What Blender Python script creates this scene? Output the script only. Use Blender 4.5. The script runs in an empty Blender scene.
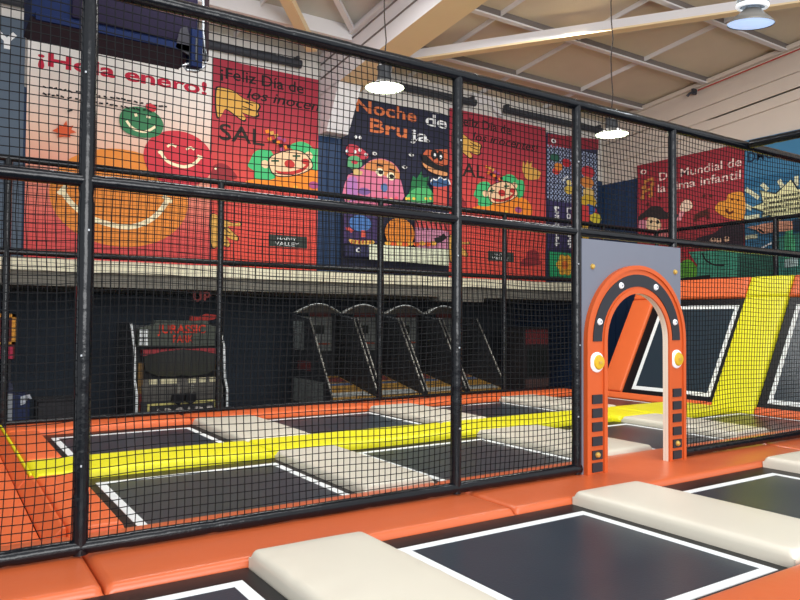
import bpy, bmesh, math, random
from mathutils import Vector, Matrix
random.seed(7)
SC = bpy.context.scene
COL = SC.collection
PI = math.pi

# ------------------------------------------------------------------ camera model (metres, z = 0 is the jumping level)
F_PX, YAW, PITCH, ROLL, EYE = 710.79, 0.5807, 0.0270986, 0.0066543, 1.55
fwd = Vector((math.sin(YAW)*math.cos(PITCH), math.cos(YAW)*math.cos(PITCH), math.sin(PITCH)))
rgt = Vector((math.cos(YAW), -math.sin(YAW), 0))
upv = rgt.cross(fwd)
c_, s_ = math.cos(ROLL), math.sin(ROLL)
rx = rgt*c_ + upv*s_
ux = upv*c_ - rgt*s_

def ray(x, y):
    return rx*((x-400)/F_PX) - ux*((y-300)/F_PX) + fwd
def on_back(x, y, Y=13.05):            # where the line of sight meets the back wall
    d = ray(x, y); t = Y/d.y
    return (d.x*t, EYE + d.z*t)
def on_right(x, y, X=15.05):           # ... and the right wall
    d = ray(x, y); t = X/d.x
    return (d.y*t, EYE + d.z*t)

def roof_z(y): return 7.28 + 0.1*(10.14 - y)

# ------------------------------------------------------------------ materials
def lin(c):
    c = c/255.0
    return c/12.92 if c <= 0.04045 else ((c+0.055)/1.055)**2.4
def rgb(r, g, b): return (lin(r), lin(g), lin(b), 1)

MATS = {}
def mat(name, col, rough=0.6, spec=0.3, metal=0.0, noise=0.06, nscale=3.0, bump=0.0, bscale=20.0, emit=None, estr=0.0, coat=0.0):
    m = bpy.data.materials.new(name); m.use_nodes = True
    nt = m.node_tree; b = nt.nodes['Principled BSDF']
    b.inputs['Roughness'].default_value = rough
    b.inputs['Specular IOR Level'].default_value = spec
    b.inputs['Metallic'].default_value = metal
    b.inputs['Coat Weight'].default_value = coat
    b.inputs['Coat Roughness'].default_value = 0.25
    tc = nt.nodes.new('ShaderNodeTexCoord')
    if noise > 0:
        n = nt.nodes.new('ShaderNodeTexNoise'); n.inputs['Scale'].default_value = nscale; n.inputs['Detail'].default_value = 4
        nt.links.new(tc.outputs['Object'], n.inputs['Vector'])
        mx = nt.nodes.new('ShaderNodeMix'); mx.data_type = 'RGBA'
        mx.inputs[6].default_value = tuple(min(1, v*(1-noise)) for v in col[:3]) + (1,)
        mx.inputs[7].default_value = tuple(min(1, v*(1+noise)) for v in col[:3]) + (1,)
        nt.links.new(n.outputs['Fac'], mx.inputs[0])
        nt.links.new(mx.outputs[2], b.inputs['Base Color'])
    else:
        b.inputs['Base Color'].default_value = col
    if bump > 0:
        n2 = nt.nodes.new('ShaderNodeTexNoise'); n2.inputs['Scale'].default_value = bscale; n2.inputs['Detail'].default_value = 3
        nt.links.new(tc.outputs['Object'], n2.inputs['Vector'])
        bp = nt.nodes.new('ShaderNodeBump'); bp.inputs['Strength'].default_value = bump; bp.inputs['Distance'].default_value = 0.02
        nt.links.new(n2.outputs['Fac'], bp.inputs['Height']); nt.links.new(bp.outputs['Normal'], b.inputs['Normal'])
    if emit:
        b.inputs['Emission Color'].default_value = emit
        b.inputs['Emission Strength'].default_value = estr
    MATS[name] = m
    return m

def gradient_mat(name, stops):         # printed colour running down a banner, bottom to top
    m = bpy.data.materials.new(name); m.use_nodes = True
    nt = m.node_tree; b = nt.nodes['Principled BSDF']; b.inputs['Roughness'].default_value = 0.55
    b.inputs['Specular IOR Level'].default_value = 0.2
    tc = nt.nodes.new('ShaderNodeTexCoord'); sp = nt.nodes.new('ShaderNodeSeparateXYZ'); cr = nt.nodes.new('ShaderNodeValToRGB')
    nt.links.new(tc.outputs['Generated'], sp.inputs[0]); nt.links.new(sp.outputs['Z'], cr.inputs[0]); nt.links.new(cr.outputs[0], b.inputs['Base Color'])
    el = cr.color_ramp.elements
    el[0].position, el[0].color = stops[0]; el[1].position, el[1].color = stops[-1]
    for p, c in stops[1:-1]:
        e = el.new(p); e.color = c
    MATS[name] = m
    return m

M_NET = mat('net_cord', rgb(24, 25, 27), 0.8, 0.1, noise=0)
M_SLEEVE = mat('navy_foam_sleeve', rgb(11, 15, 21), 0.2, 0.28, noise=0.15, bump=0.35, bscale=11, coat=0.1)
M_TIE = mat('cable_tie', rgb(176, 182, 188), 0.4, noise=0)
M_ORANGE = mat('orange_vinyl', rgb(204, 98, 54), 0.34, 0.5, noise=0.05, nscale=2, bump=0.12, bscale=7, coat=0.15)
M_ORANGE2 = mat('orange_vinyl_court', rgb(230, 108, 56), 0.42, 0.4, noise=0.05, nscale=2, bump=0.12, bscale=7)
M_YELLOW = mat('yellow_vinyl', rgb(234, 228, 34), 0.42, 0.35, noise=0.05, nscale=2, bump=0.12, bscale=7)
M_BEIGE = mat('beige_vinyl', rgb(216, 211, 196), 0.36, 0.4, noise=0.03, nscale=2, bump=0.1, bscale=6)
M_BED = mat('jump_mat_weave', rgb(33, 50, 62), 0.30, 0.5, noise=0.12, nscale=1.5, bump=0.05, bscale=60)
M_BLACK = mat('black_vinyl', rgb(9, 13, 19), 0.4, 0.3, noise=0.1)
M_WHITE = mat('white_line', rgb(232, 238, 240), 0.5, noise=0.02)
M_WALL = mat('white_wall', rgb(222, 218, 212), 0.8, 0.2, noise=0.05, nscale=1.2)
M_WALLR = mat('painted_cladding', rgb(212, 200, 188), 0.7, 0.2, noise=0.05, nscale=1.2)
M_ROOF = mat('roof_board', rgb(216, 202, 180), 0.8, 0.1, noise=0.12, nscale=0.9)
M_ROOFL = mat('pale_roof_board', rgb(206, 202, 196), 0.8, 0.1, noise=0.12, nscale=0.9)
M_BEAMW = mat('white_beam_paint', rgb(226, 224, 226), 0.6, 0.25, noise=0.03)
M_BEAMC = mat('cream_beam_paint', rgb(238, 214, 172), 0.6, 0.25, noise=0.03)
M_DARKST = mat('dark_roof_steel', rgb(120, 112, 108), 0.6, 0.3, noise=0.1)
M_NAVY = mat('navy_cladding', rgb(34, 58, 92), 0.5, 0.3, noise=0.08)
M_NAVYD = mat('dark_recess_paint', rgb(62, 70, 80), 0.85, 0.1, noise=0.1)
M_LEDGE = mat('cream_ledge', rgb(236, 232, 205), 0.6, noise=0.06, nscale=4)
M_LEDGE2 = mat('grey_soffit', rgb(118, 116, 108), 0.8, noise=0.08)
M_FLOOR = mat('dark_hall_floor', rgb(45, 46, 50), 0.5, noise=0.1)
M_DECK = mat('black_deck', rgb(22, 22, 24), 0.7, noise=0.1)
M_GREY = mat('grey_panel', rgb(112, 117, 130), 0.5, 0.2, noise=0.03)
M_ARCH = mat('orange_arch_paint', rgb(198, 88, 40), 0.42, 0.35, noise=0.03)
M_ARCHD = mat('orange_arch_shade', rgb(196, 74, 24), 0.42, 0.35, noise=0.03)
M_INLAY = mat('charcoal_inlay', rgb(44, 46, 52), 0.5, noise=0.05)
M_REVEAL = mat('arch_edge', rgb(226, 214, 198), 0.5, noise=0.03)
M_KNOBY = mat('yellow_knob', rgb(208, 170, 44), 0.35, noise=0.05)
M_GOLD = mat('brass_bolt', rgb(214, 176, 88), 0.35, 0.5, 0.5, noise=0.05)
M_DISC = mat('white_disc', rgb(240, 240, 244), 0.4, noise=0.02)
M_STEEL = mat('galvanised_steel', rgb(160, 166, 172), 0.3, 0.5, 0.7, noise=0.05)
M_SHADE = mat('lamp_shade_enamel', rgb(112, 110, 106), 0.35, 0.4, 0.2, noise=0.04)
M_LIT = mat('lit_lens', rgb(240, 250, 230), 0.4, noise=0, emit=rgb(240, 255, 214), estr=9.0)
M_LITB = mat('cool_lens', rgb(200, 222, 250), 0.3, noise=0, emit=rgb(176, 210, 255), estr=0.75)
M_RING = mat('lit_collar', rgb(240, 245, 245), 0.3, noise=0, emit=rgb(240, 248, 255), estr=0.5)
M_CORD = mat('dark_cord', rgb(60, 52, 48), 0.7, noise=0)
M_REDPIPE = mat('red_conduit', rgb(176, 62, 54), 0.5, noise=0.05)
M_BLUEST = mat('blue_enamel', rgb(16, 28, 60), 0.6, 0.06, noise=0.08)
M_PURP = mat('dark_plum_panel', rgb(26, 22, 38), 0.7, 0.04, noise=0.08)
M_PLATE = mat('dull_grey_plate', rgb(52, 52, 58), 0.8, 0.05)
M_BROWN = mat('dark_brown_underside', rgb(34, 26, 30), 0.8, spec=0.04, noise=0.08)
M_DKBAR = mat('dark_grey_bar', rgb(58, 62, 70), 0.5, noise=0.08)
M_CAB = mat('charcoal_cabinet', rgb(48, 50, 54), 0.5, noise=0.08)
M_CABG = mat('grey_cabinet_print', rgb(120, 124, 122), 0.5, noise=0.3, nscale=6)
M_SCREEN = mat('dark_screen', rgb(38, 42, 40), 0.15, 0.5, noise=0)
M_CHROME = mat('pale_rail', rgb(164, 162, 154), 0.3, 0.5, 0.3, noise=0.04)

FLATS = {}
def flat(r, g, b):                      # printed ink
    k = (r, g, b)
    if k not in FLATS:
        FLATS[k] = mat('ink_%02x%02x%02x' % k, rgb(r, g, b), 0.6, 0.2, noise=0.04, nscale=5)
    return FLATS[k]

# ------------------------------------------------------------------ mesh builder
class MB:
    def __init__(s): s.v, s.f, s.m, s.mats = [], [], [], []
    def mi(s, m):
        if m not in s.mats: s.mats.append(m)
        return s.mats.index(m)
    def add(s, vs, fs, m):
        o = len(s.v); s.v += [tuple(p) for p in vs]; k = s.mi(m)
        for f in fs: s.f.append(tuple(i+o for i in f)); s.m.append(k)
        return s
    def box(s, x0, x1, y0, y1, z0, z1, m):
        vs = [(x0,y0,z0),(x1,y0,z0),(x1,y1,z0),(x0,y1,z0),(x0,y0,z1),(x1,y0,z1),(x1,y1,z1),(x0,y1,z1)]
        return s.add(vs, [(0,3,2,1),(4,5,6,7),(0,1,5,4),(1,2,6,5),(2,3,7,6),(3,0,4,7)], m)
    def tube(s, pts, r, m, n=10, cap=True, radii=None):
        P = [Vector(p) for p in pts]; k = len(P); vs, fs = [], []
        ref = None
        for i, p in enumerate(P):
            d = (P[min(i+1, k-1)] - P[max(i-1, 0)]).normalized()
            if ref is None: ref = Vector((0,0,1)) if abs(d.z) < 0.9 else Vector((1,0,0))
            a = (ref - d*ref.dot(d)).normalized(); ref = a; b = d.cross(a)
            rr = radii[i] if radii else r
            for j in range(n):
                t = 2*PI*j/n; vs.append(p + a*(rr*math.cos(t)) + b*(rr*math.sin(t)))
        for i in range(k-1):
            for j in range(n):
                q = (j+1) % n; fs.append((i*n+j, i*n+q, (i+1)*n+q, (i+1)*n+j))
        if cap: fs.append(tuple(range(n-1, -1, -1))); fs.append(tuple((k-1)*n+j for j in range(n)))
        return s.add(vs, fs, m)
    def lathe(s, prof, m, c=(0,0,0), n=28, axis='z'):
        vs, fs = [], []
        for r, h in prof:
            for j in range(n):
                t = 2*PI*j/n; a, b = r*math.cos(t), r*math.sin(t)
                vs.append((c[0]+a, c[1]+b, c[2]+h) if axis == 'z' else (c[0]+a, c[1]+h, c[2]+b))
        for i in range(len(prof)-1):
            for j in range(n):
                q = (j+1) % n; fs.append((i*n+j, i*n+q, (i+1)*n+q, (i+1)*n+j))
        return s.add(vs, fs, m)
    def prism(s, poly, axis, a, b, m):   # poly in the two other axes, extruded from a to b along axis
        n = len(poly)
        def P(u, v, w): return {'x': (w,u,v), 'y': (u,w,v), 'z': (u,v,w)}[axis]
        vs = [P(u,v,a) for u,v in poly] + [P(u,v,b) for u,v in poly]
        fs = [tuple(range(n)), tuple(range(2*n-1, n-1, -1))] + [(i, (i+1)%n, n+(i+1)%n, n+i) for i in range(n)]
        return s.add(vs, fs, m)
    def beam(s, p, q, w, h, m, up=(0,0,1)):
        p, q = Vector(p), Vector(q); d = (q-p).normalized(); side = d.cross(Vector(up)).normalized(); u = side.cross(d)
        vs = []
        for e in (p, q):
            for a, b in ((-1,-1),(1,-1),(1,1),(-1,1)): vs.append(e + side*(a*w/2) + u*(b*h/2))
        return s.add(vs, [(0,1,2,3),(7,6,5,4),(0,4,5,1),(1,5,6,2),(2,6,7,3),(3,7,4,0)], m)
    def build(s, name, parent=None, smooth=None, bevel=0, loc=None, segs=2):
        me = bpy.data.meshes.new(name)
        off = Vector(loc) if loc is not None else (parent_origin(parent) if parent else Vector((0,0,0)))
        me.from_pydata([tuple(Vector(p)-off) for p in s.v], [], s.f)
        for m in s.mats: me.materials.append(m)
        me.polygons.foreach_set('material_index', s.m)
        me.update()
        bm = bmesh.new(); bm.from_mesh(me); bmesh.ops.recalc_face_normals(bm, faces=bm.faces[:]); bm.to_mesh(me); bm.free()
        if smooth:
            me.polygons.foreach_set('use_smooth', [True]*len(me.polygons)); me.set_sharp_from_angle(angle=math.radians(smooth))
        o = bpy.data.objects.new(name, me); COL.objects.link(o)
        if parent: o.parent = parent
        if loc is not None: o.location = loc
        if bevel:
            b = o.modifiers.new('edge', 'BEVEL'); b.width = bevel; b.segments = segs; b.limit_method = 'ANGLE'
        return o

ORIG = {}
def parent_origin(p):
    if p.name in ORIG: return ORIG[p.name]
    return Vector((0,0,0))
def tag(o, label, cat, group=None):
    o['label'] = label; o['category'] = cat
    if group: o['group'] = group
    return o
def thing(name, loc, label, cat, group=None, rot=None):
    o = bpy.data.objects.new(name, None); COL.objects.link(o); o.location = loc
    o.empty_display_size = 0.2
    if rot: o.rotation_euler = rot
    # meshes of a turned thing are given in its own frame
    ORIG[o.name] = Vector(loc) if not rot else Vector((0,0,0))
    return tag(o, label, cat, group)
def struct(o): o['kind'] = 'structure'; return o
def dup(root, loc, label, group=None):
    r = root.copy(); COL.objects.link(r); r.location = loc; r['label'] = label
    if group: r['group'] = group
    for ch in list(root.children):
        c = ch.copy(); COL.objects.link(c); c.parent = r
        for g in list(ch.children):
            d = g.copy(); COL.objects.link(d); d.parent = c
    return r
def sub(o, parent_part):                 # hang a mesh, built in the thing's frame, under one of its parts
    o.parent = parent_part
    return o

# ------------------------------------------------------------------ text
def text_shape(body, shear=0.0, offset=0.0):
    cu = bpy.data.curves.new('lettering', 'FONT'); cu.body = body; cu.size = 1.0; cu.shear = shear; cu.offset = offset; cu.resolution_u = 3
    ob = bpy.data.objects.new('lettering', cu); COL.objects.link(ob)
    dg = bpy.context.evaluated_depsgraph_get(); dg.update()
    me = bpy.data.meshes.new_from_object(ob.evaluated_get(dg))
    vs = [(v.co.x, v.co.y) for v in me.vertices]; fs = [tuple(p.vertices) for p in me.polygons]
    bpy.data.objects.remove(ob); bpy.data.curves.remove(cu); bpy.data.meshes.remove(me)
    return vs, fs

class Art:
    """flat printed shapes on a wall plane; (u, v) are metres on the wall, each shape a hair in front of the last"""
    def __init__(s, plane, depth): s.mb = MB(); s.plane, s.depth, s.k = plane, depth, 0
    def P(s, u, v): return (u, s.depth - 0.0012*s.k, v) if s.plane == 'back' else (s.depth - 0.0012*s.k, u, v)
    def px(s, pts): return [on_back(x, y) if s.plane == 'back' else on_right(x, y) for x, y in pts]
    def poly(s, pts, m, px=True, smooth=0):
        p = s.px(pts) if px else list(pts)
        if smooth:
            q = []
            n = len(p)
            for i in range(n):
                a, b, c, d = (Vector(p[(i+j-1) % n]) for j in range(4))
                for t in range(smooth):
                    t = t/smooth
                    w = 0.5*((2*b) + (c-a)*t + (2*a-5*b+4*c-d)*t*t + (3*b-a-3*c+d)*t**3); q.append((w.x, w.y))
            p = q
        s.k += 1
        s.mb.add([s.P(*q) for q in p], [tuple(range(len(p)))], m)
    def oval(s, cx, cy, rx_, ry_, m, px=True, n=24, rot=0):
        if px:
            c = s.px([(cx, cy)])[0]; r1 = s.px([(cx+rx_, cy)])[0]; r2 = s.px([(cx, cy+ry_)])[0]
            a = abs(r1[0]-c[0]); b = abs(r2[1]-c[1])
        else: c, a, b = (cx, cy), rx_, ry_
        s.poly([(c[0]+a*math.cos(2*PI*i/n+rot), c[1]+b*math.sin(2*PI*i/n+rot)) for i in range(n)], m, px=False)
    def stroke(s, pts, w, m, px=True, smooth=4):
        p = [Vector(q) for q in (s.px(pts) if px else pts)]
        if smooth and len(p) > 2:
            q = []
            for i in range(len(p)-1):
                a, b, c, d = p[max(i-1,0)], p[i], p[i+1], p[min(i+2, len(p)-1)]
                for t in range(smooth):
                    t /= smooth
                    q.append(0.5*((2*b) + (c-a)*t + (2*a-5*b+4*c-d)*t*t + (3*b-a-3*c+d)*t**3))
            p = q + [p[-1]]
        vs, fs = [], []
        s.k += 1
        for i, a in enumerate(p):
            d = (p[min(i+1, len(p)-1)] - p[max(i-1, 0)]); d = d.normalized() if d.length > 0 else Vector((1,0)); n = Vector((-d.y, d.x))*w/2
            vs += [s.P(*(a+n)), s.P(*(a-n))]
        fs = [(2*i, 2*i+1, 2*i+3, 2*i+2) for i in range(len(p)-1)]
        s.mb.add(vs, fs, m)
    def text(s, body, u0, u1, base, cap, m, shear=0.0, offset=0.0, flip=False, vert=False):
        vs, fs = text_shape(body, shear, offset)
        a, b = min(v[0] for v in vs), max(v[0] for v in vs)
        s.k += 1
        out = []
        for x, y in vs:
            t = (x-a)/(b-a)
            if vert: out.append(s.P(base + y*cap/0.7, u0 + (u1-u0)*t))     # running down the banner
            else: out.append(s.P(u0 + (u1-u0)*t, base + y*cap/0.7))
        s.mb.add(out, fs, m)
    def build(s, name, parent):
        return s.mb.build(name, parent)

# ================================================================== SETTING
floor = MB().box(-6, 18, -8, 18, -0.75, -0.6, M_FLOOR).build('floor'); struct(floor)
deck = MB().box(-1.6, 11.5, -3, 11.05, -0.6, -0.04, M_DECK).build('trim_1'); struct(deck)
# ramp body that carries the leaning wall
LX0, LZ0, LX1, LZ1 = 11.5, 0.0, 12.85, 2.38
SL = math.atan2(LZ1-LZ0, LX1-LX0)
ramp = MB().prism([(11.5,-0.6),(11.5,-0.03),(12.87,2.33),(15.08,2.33),(15.08,-0.6)], 'y', 1.5, 10.05, M_DECK).build('trim_2'); struct(ramp)
wb = MB()
wb.box(-4, 15.4, 13.12, 13.4, 2.5, 7.02, M_WALL)
struct(wb.build('wall_back'))
wrm = MB()
wrm.box(15.18, 15.5, 1.0, 17.0, -0.6, 6.55, M_WALLR)
wrm.prism([(1.0, roof_z(1.0)-0.02), (13.4, roof_z(13.4)-0.02), (13.4, 6.25), (9.0, 6.3), (1.0, 6.4)], 'x', 15.18, 15.5, M_WALLR)
# lapped cladding boards that follow the roof fall
for off, hh, th in ((0.06, 0.10, 0.10), (0.32, 0.36, 0.05), (0.70, 0.30, 0.03), (1.05, 0.22, 0.06)):
    wrm.prism([(1.0, roof_z(1.0)-off), (13.1, roof_z(13.1)-off), (13.1, roof_z(13.1)-off-hh), (1.0, roof_z(1.0)-off-hh)], 'x', 15.18-th, 15.19, M_WALLR)
struct(wrm.build('wall_right'))
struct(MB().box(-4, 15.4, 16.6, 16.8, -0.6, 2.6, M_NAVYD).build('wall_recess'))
struct(MB().box(-4.2, -4, 11.2, 16.8, -0.6, 7.0, M_NAVYD).build('left_light_block'))  # unseen closure, added to stop world light leaking into the recess
# mezzanine edge: cream strip over grey soffit
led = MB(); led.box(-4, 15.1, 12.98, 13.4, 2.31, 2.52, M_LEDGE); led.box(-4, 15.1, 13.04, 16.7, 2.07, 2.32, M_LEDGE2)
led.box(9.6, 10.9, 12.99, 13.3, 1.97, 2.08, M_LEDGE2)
struct(led.build('trim_3'))
# navy ribbed cladding on the lower walls
cl = MB(); cl.box(-4, 15.15, 13.09, 13.13, 2.52, 5.33, M_NAVY)
x = -4
while x < 15: cl.box(x, x+0.05, 13.07, 13.1, 2.52, 5.33, M_NAVY); x += 0.25
struct(cl.build('trim_4'))
cl = MB(); cl.box(15.13, 15.19, 7.0, 16.6, -0.6, 5.23, M_NAVY)
y = 7.0
while y < 16.5: cl.box(15.10, 15.14, y, y+0.05, -0.6, 5.23, M_NAVY); y += 0.33
struct(cl.build('trim_5'))
# roof boards
rf = MB(); y0, y1 = 2.2, 13.4
for xa, xb, mm in ((-6, 6.9, M_ROOFL), (6.9, 15.5, M_ROOF)):
    rf.add([(xa,y0,roof_z(y0)),(xb,y0,roof_z(y0)),(xb,y1,roof_z(y1)),(xa,y1,roof_z(y1)),(xa,y0,roof_z(y0)+.12),(xb,y0,roof_z(y0)+.12),(xb,y1,roof_z(y1)+.12),(xa,y1,roof_z(y1)+.12)],
       [(0,1,2,3),(7,6,5,4),(0,4,5,1),(1,5,6,2),(2,6,7,3),(3,7,4,0)], mm)
struct(rf.build('ceiling'))
for i, yy in enumerate((4.35, 6.21, 8.08, 9.95, 11.76)):
    p = MB(); z = roof_z(yy)
    p.box(7.2, 15.2, yy-0.03, yy+0.03, z-0.13, z, M_DARKST); p.box(7.2, 15.2, yy-0.06, yy+0.06, z-0.155, z-0.125, M_BEAMW)
    struct(p.build('roof_purlin'))
for yy in (9.95, 11.76):
    p = MB(); z = roof_z(yy)
    p.box(-6, 6.55, yy-0.07, yy+0.07, z-0.28, z, M_BEAMW)
    struct(p.build('roof_purlin'))
for xx in (0.6, 2.65, 4.7, 8.72, 10.77, 12.84):
    b = MB(); b.beam((xx, 3.0, roof_z(3.0)-0.05), (xx, 13.0, roof_z(13.0)-0.05), 0.032, 0.09, M_BEAMW)
    struct(b.build('roof_batten'))
# valley beam along the depth of the hall: white boarded face, cream underside, haunch at the wall
zv = lambda y: 6.13 + 0.1*(13.05-y)
v = MB()
v.add([(6.56,4,zv(4)),(6.56,13.04,zv(13.04)),(6.56,13.04,roof_z(13.04)),(6.56,4,roof_z(4)),(7.2,4,zv(4)),(7.2,13.04,zv(13.04)),(7.2,13.04,roof_z(13.04)),(7.2,4,roof_z(4))],
      [(0,1,2,3),(7,6,5,4),(3,2,6,7),(0,3,7,4),(1,5,6,2)], M_BEAMW)
v.add([(6.56,4,zv(4)),(6.56,13.04,zv(13.04)),(7.2,13.04,zv(13.04)),(7.2,4,zv(4))], [(0,1,2,3)], M_BEAMC)
for off in (0.33, 0.62):
    v.beam((6.55, 4, zv(4)+off), (6.55, 13.0, zv(13.0)+off), 0.03, 0.02, M_DARKST)
v.beam((6.52, 4, roof_z(4)-0.16), (6.52, 13.0, roof_z(13.0)-0.16), 0.10, 0.06, M_BEAMW)
v.prism([(13.04,5.34),(12.75,5.34),(12.2,zv(12.2)+0.02),(13.04,zv(13.04)+0.02)], 'x', 6.56, 7.06, M_BEAMW)
struct(v.build('roof_beam'))
d = MB(); pA, pB = Vector((7.15,12.35,6.72)), Vector((14.0,5.2,7.42))
d.beam(pA, pB, 0.16, 0.17, M_BEAMW); d.beam(pA-Vector((0,0,0.10)), pB-Vector((0,0,0.10)), 0.20, 0.035, M_BEAMC)
struct(d.build('roof_beam'))
st = MB(); st.beam((4.55,10.55,6.95), (5.95,12.2,6.72), 0.20, 0.14, M_BEAMC); struct(st.build('roof_beam'))
st = MB(); st.beam((5.6,10.7,7.15), (6.5,11.6,7.0), 0.10, 0.08, M_BEAMW); struct(st.build('roof_beam'))
st = MB(); st.beam((2.5,12.05,6.93), (6.5,12.05,6.93), 0.22, 0.20, M_BEAMW); struct(st.build('roof_beam'))

# dark bars fixed on the wall over the banners
def wall_bar(x0, x1, label):
    b = MB(); b.tube([(x0, 13.0, 6.68), (x1, 13.0, 6.68)], 0.085, M_DKBAR, 10)
    for xx in (x0+0.08, x1-0.08): b.box(xx-0.03, xx+0.03, 12.95, 13.13, 6.66, 6.82, M_DKBAR)
    tag(b.build('wall_bar', smooth=40), label, 'bar', 'dark bars over the banners')
wall_bar(-1.5, 1.92, 'dark horizontal wall bar above the white January banner, at the top left corner')
wall_bar(3.7, 6.1, 'dark horizontal wall bar above the first red clown banner')
wall_bar(7.5, 10.62, 'dark horizontal wall bar above the navy monster banner, behind the left lit lamp')
wall_bar(11.55, 15.0, 'dark horizontal wall bar above the second red clown banner and the patterned banner')
# white bracket between the bars
b = MB(); b.prism([(10.55,6.92),(11.1,6.92),(11.55,6.5),(11.42,6.5),(11.05,6.75),(10.65,6.62),(10.55,6.5)], 'y', 13.02, 13.12, M_BEAMW)
tag(b.build('wall_bracket'), 'white triangular bracket on the wall above the second red clown banner', 'bracket')

# red conduit along the right wall with a small tap at its end
b = MB(); b.tube([(15.02, yy, roof_z(yy)-0.27) for yy in (3.0, 6.0, 8.0, 10.1)], 0.016, M_REDPIPE, 8)
tag(b.build('conduit'), 'thin red pipe along the top of the right wall below the roof', 'pipe')
b = MB(); b.tube([(15.0,10.12,7.0),(15.0,10.3,6.99),(14.98,10.36,6.93)], 0.03, M_DKBAR, 8); b.box(14.97,15.1,10.18,10.24,6.95,7.08,M_DKBAR)
tag(b.build('pipe_valve', smooth=40), 'small dark valve at the end of the thin red pipe', 'valve')

# ================================================================== PADS
def pad(name, x0, x1, y0, y1, z0, z1, m, label, cat, r=0.05, puff=0.008, wr=0.0, group=None, seed=0, rot=None, origin=None, m_side=None):
    rnd = random.Random(seed*13+5)
    ph = [rnd.uniform(0, 6.28) for _ in range(8)]
    def axis(a, b):
        L = b-a; e = [0, .12*r, .35*r, .65*r, r]; k = max(6, int(L/(0.022 if wr > 0.005 else 0.09))); mid = [r + (L-2*r)*i/k for i in range(1, k)]
        return [a+t for t in e+mid] + [b-t for t in reversed(e)]
    X, Y = axis(x0, x1), axis(y0, y1)
    def h(x, y):
        dx = min(x-x0, x1-x); dy = min(y-y0, y1-y)
        q = max(0, r-dx)**2 + max(0, r-dy)**2
        z = z1 - r + math.sqrt(max(0, r*r-q)) if q < r*r else z1-r
        u, w = (x-x0)/(x1-x0), (y-y0)/(y1-y0)
        z += puff*(max(0, math.sin(PI*u)*math.sin(PI*w)))**0.5
        if wr:
            for dd, s, i in ((x-x0, y, 0), (x1-x, y, 2)):
                if dd < 0.5: z += wr*(1 if i == 0 else 0.25)*math.exp(-dd/0.16)*min(1, dd/(0.5*r))*(math.sin((58 if wr > 0.005 else 31)*s+ph[i]+1.5*math.sin(7*s)) + 0.7*math.sin((91 if wr > 0.005 else 53)*s+ph[i+1]+6*dd))
        return z
    mb = MB(); nx, ny = len(X), len(Y)
    vs = [(x, y, h(x, y)) for y in Y for x in X]
    fs = [(j*nx+i, j*nx+i+1, (j+1)*nx+i+1, (j+1)*nx+i) for j in range(ny-1) for i in range(nx-1)]
    rim = [i for i in range(nx)] + [j*nx+nx-1 for j in range(1, ny)] + [(ny-1)*nx+i for i in range(nx-2, -1, -1)] + [j*nx for j in range(ny-2, 0, -1)]
    o = len(vs); vs += [(vs[i][0], vs[i][1], z0) for i in rim]; n = len(rim)
    fs += [(rim[k], o+k, o+(k+1) % n, rim[(k+1) % n]) for k in range(n)] + [tuple(range(o+n-1, o-1, -1))]
    mb.add(vs, fs, m)
    if origin is None:
        loc = ((x0+x1)/2, (y0+y1)/2, z0)
        ob = mb.build(name, smooth=50, loc=loc)
    else:
        ob = mb.build(name, smooth=50); ob.location = origin; ob.rotation_euler = rot
    return tag(ob, label, cat, group)

G_OR = 'orange walkway pads under the netting'
pad('walkway_pad', -1.3, 0.83, 4.27, 5.40, -0.04, 0.045, M_ORANGE, 'orange padded walkway section at the bottom left corner, left of the dark seam', 'pad', group=G_OR, seed=1)
pad('walkway_pad', 0.84, 3.92, 4.27, 5.40, -0.04, 0.045, M_ORANGE, 'long orange padded walkway section under the net, behind the wrinkled beige pad', 'pad', group=G_OR, seed=2)
pad('walkway_pad', 3.93, 8.6, 4.27, 5.40, -0.04, 0.045, M_ORANGE, 'orange padded walkway section running through the arched entrance', 'pad', group=G_OR, seed=3)
pad('walkway_pad', 8.61, 11.45, 4.27, 5.40, -0.04, 0.045, M_ORANGE, 'orange padded walkway section at the right edge of the photo, under the net', 'pad', group=G_OR, seed=4)
pad('walkway_pad', 2.6, 7.2, 1.3, 2.37, -0.04, 0.06, M_ORANGE, 'orange pad in the bottom right corner, on the near side of the big trampoline', 'pad', seed=5)

G_BN = 'beige pads between the near trampolines'
pad('beige_pad', 1.68, 2.5, 2.40, 4.265, -0.02, 0.105, M_BEIGE, 'wrinkled beige pad lying in front of the net, nearest to the bottom edge', 'pad', wr=0.0045, group=G_BN, seed=11, r=0.05, puff=0.018)
pad('beige_pad', 4.56, 5.38, 2.40, 4.265, -0.02, 0.105, M_BEIGE, 'smooth beige pad lying in front of the arched entrance', 'pad', wr=0.0012, group=G_BN, seed=12, r=0.05, puff=0.014)
pad('beige_pad', 7.46, 8.28, 2.40, 4.265, -0.02, 0.105, M_BEIGE, 'beige pad cut by the right edge of the photo, right of the arch', 'pad', wr=0.001, group=G_BN, seed=13, r=0.05, puff=0.014)
G_BF = 'beige pads of the court row next to the net'
for k, (a, b, lab) in enumerate(((3.2, 3.95, 'beige pad just behind the net, between the two large court trampolines'),
                                 (6.08, 7.15, 'beige pad behind the net that reaches the threshold of the arch'),
                                 (8.85, 9.66, 'beige pad right of the arch at the foot of the leaning yellow strip'))):
    pad('beige_pad', a, b, 5.41, 7.39 if k < 2 else 7.28, -0.02, 0.085, M_BEIGE, lab, 'pad', group=G_BF, seed=20+k, r=0.05, puff=0.012)
G_BB = 'beige pads of the far court row'
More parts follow.
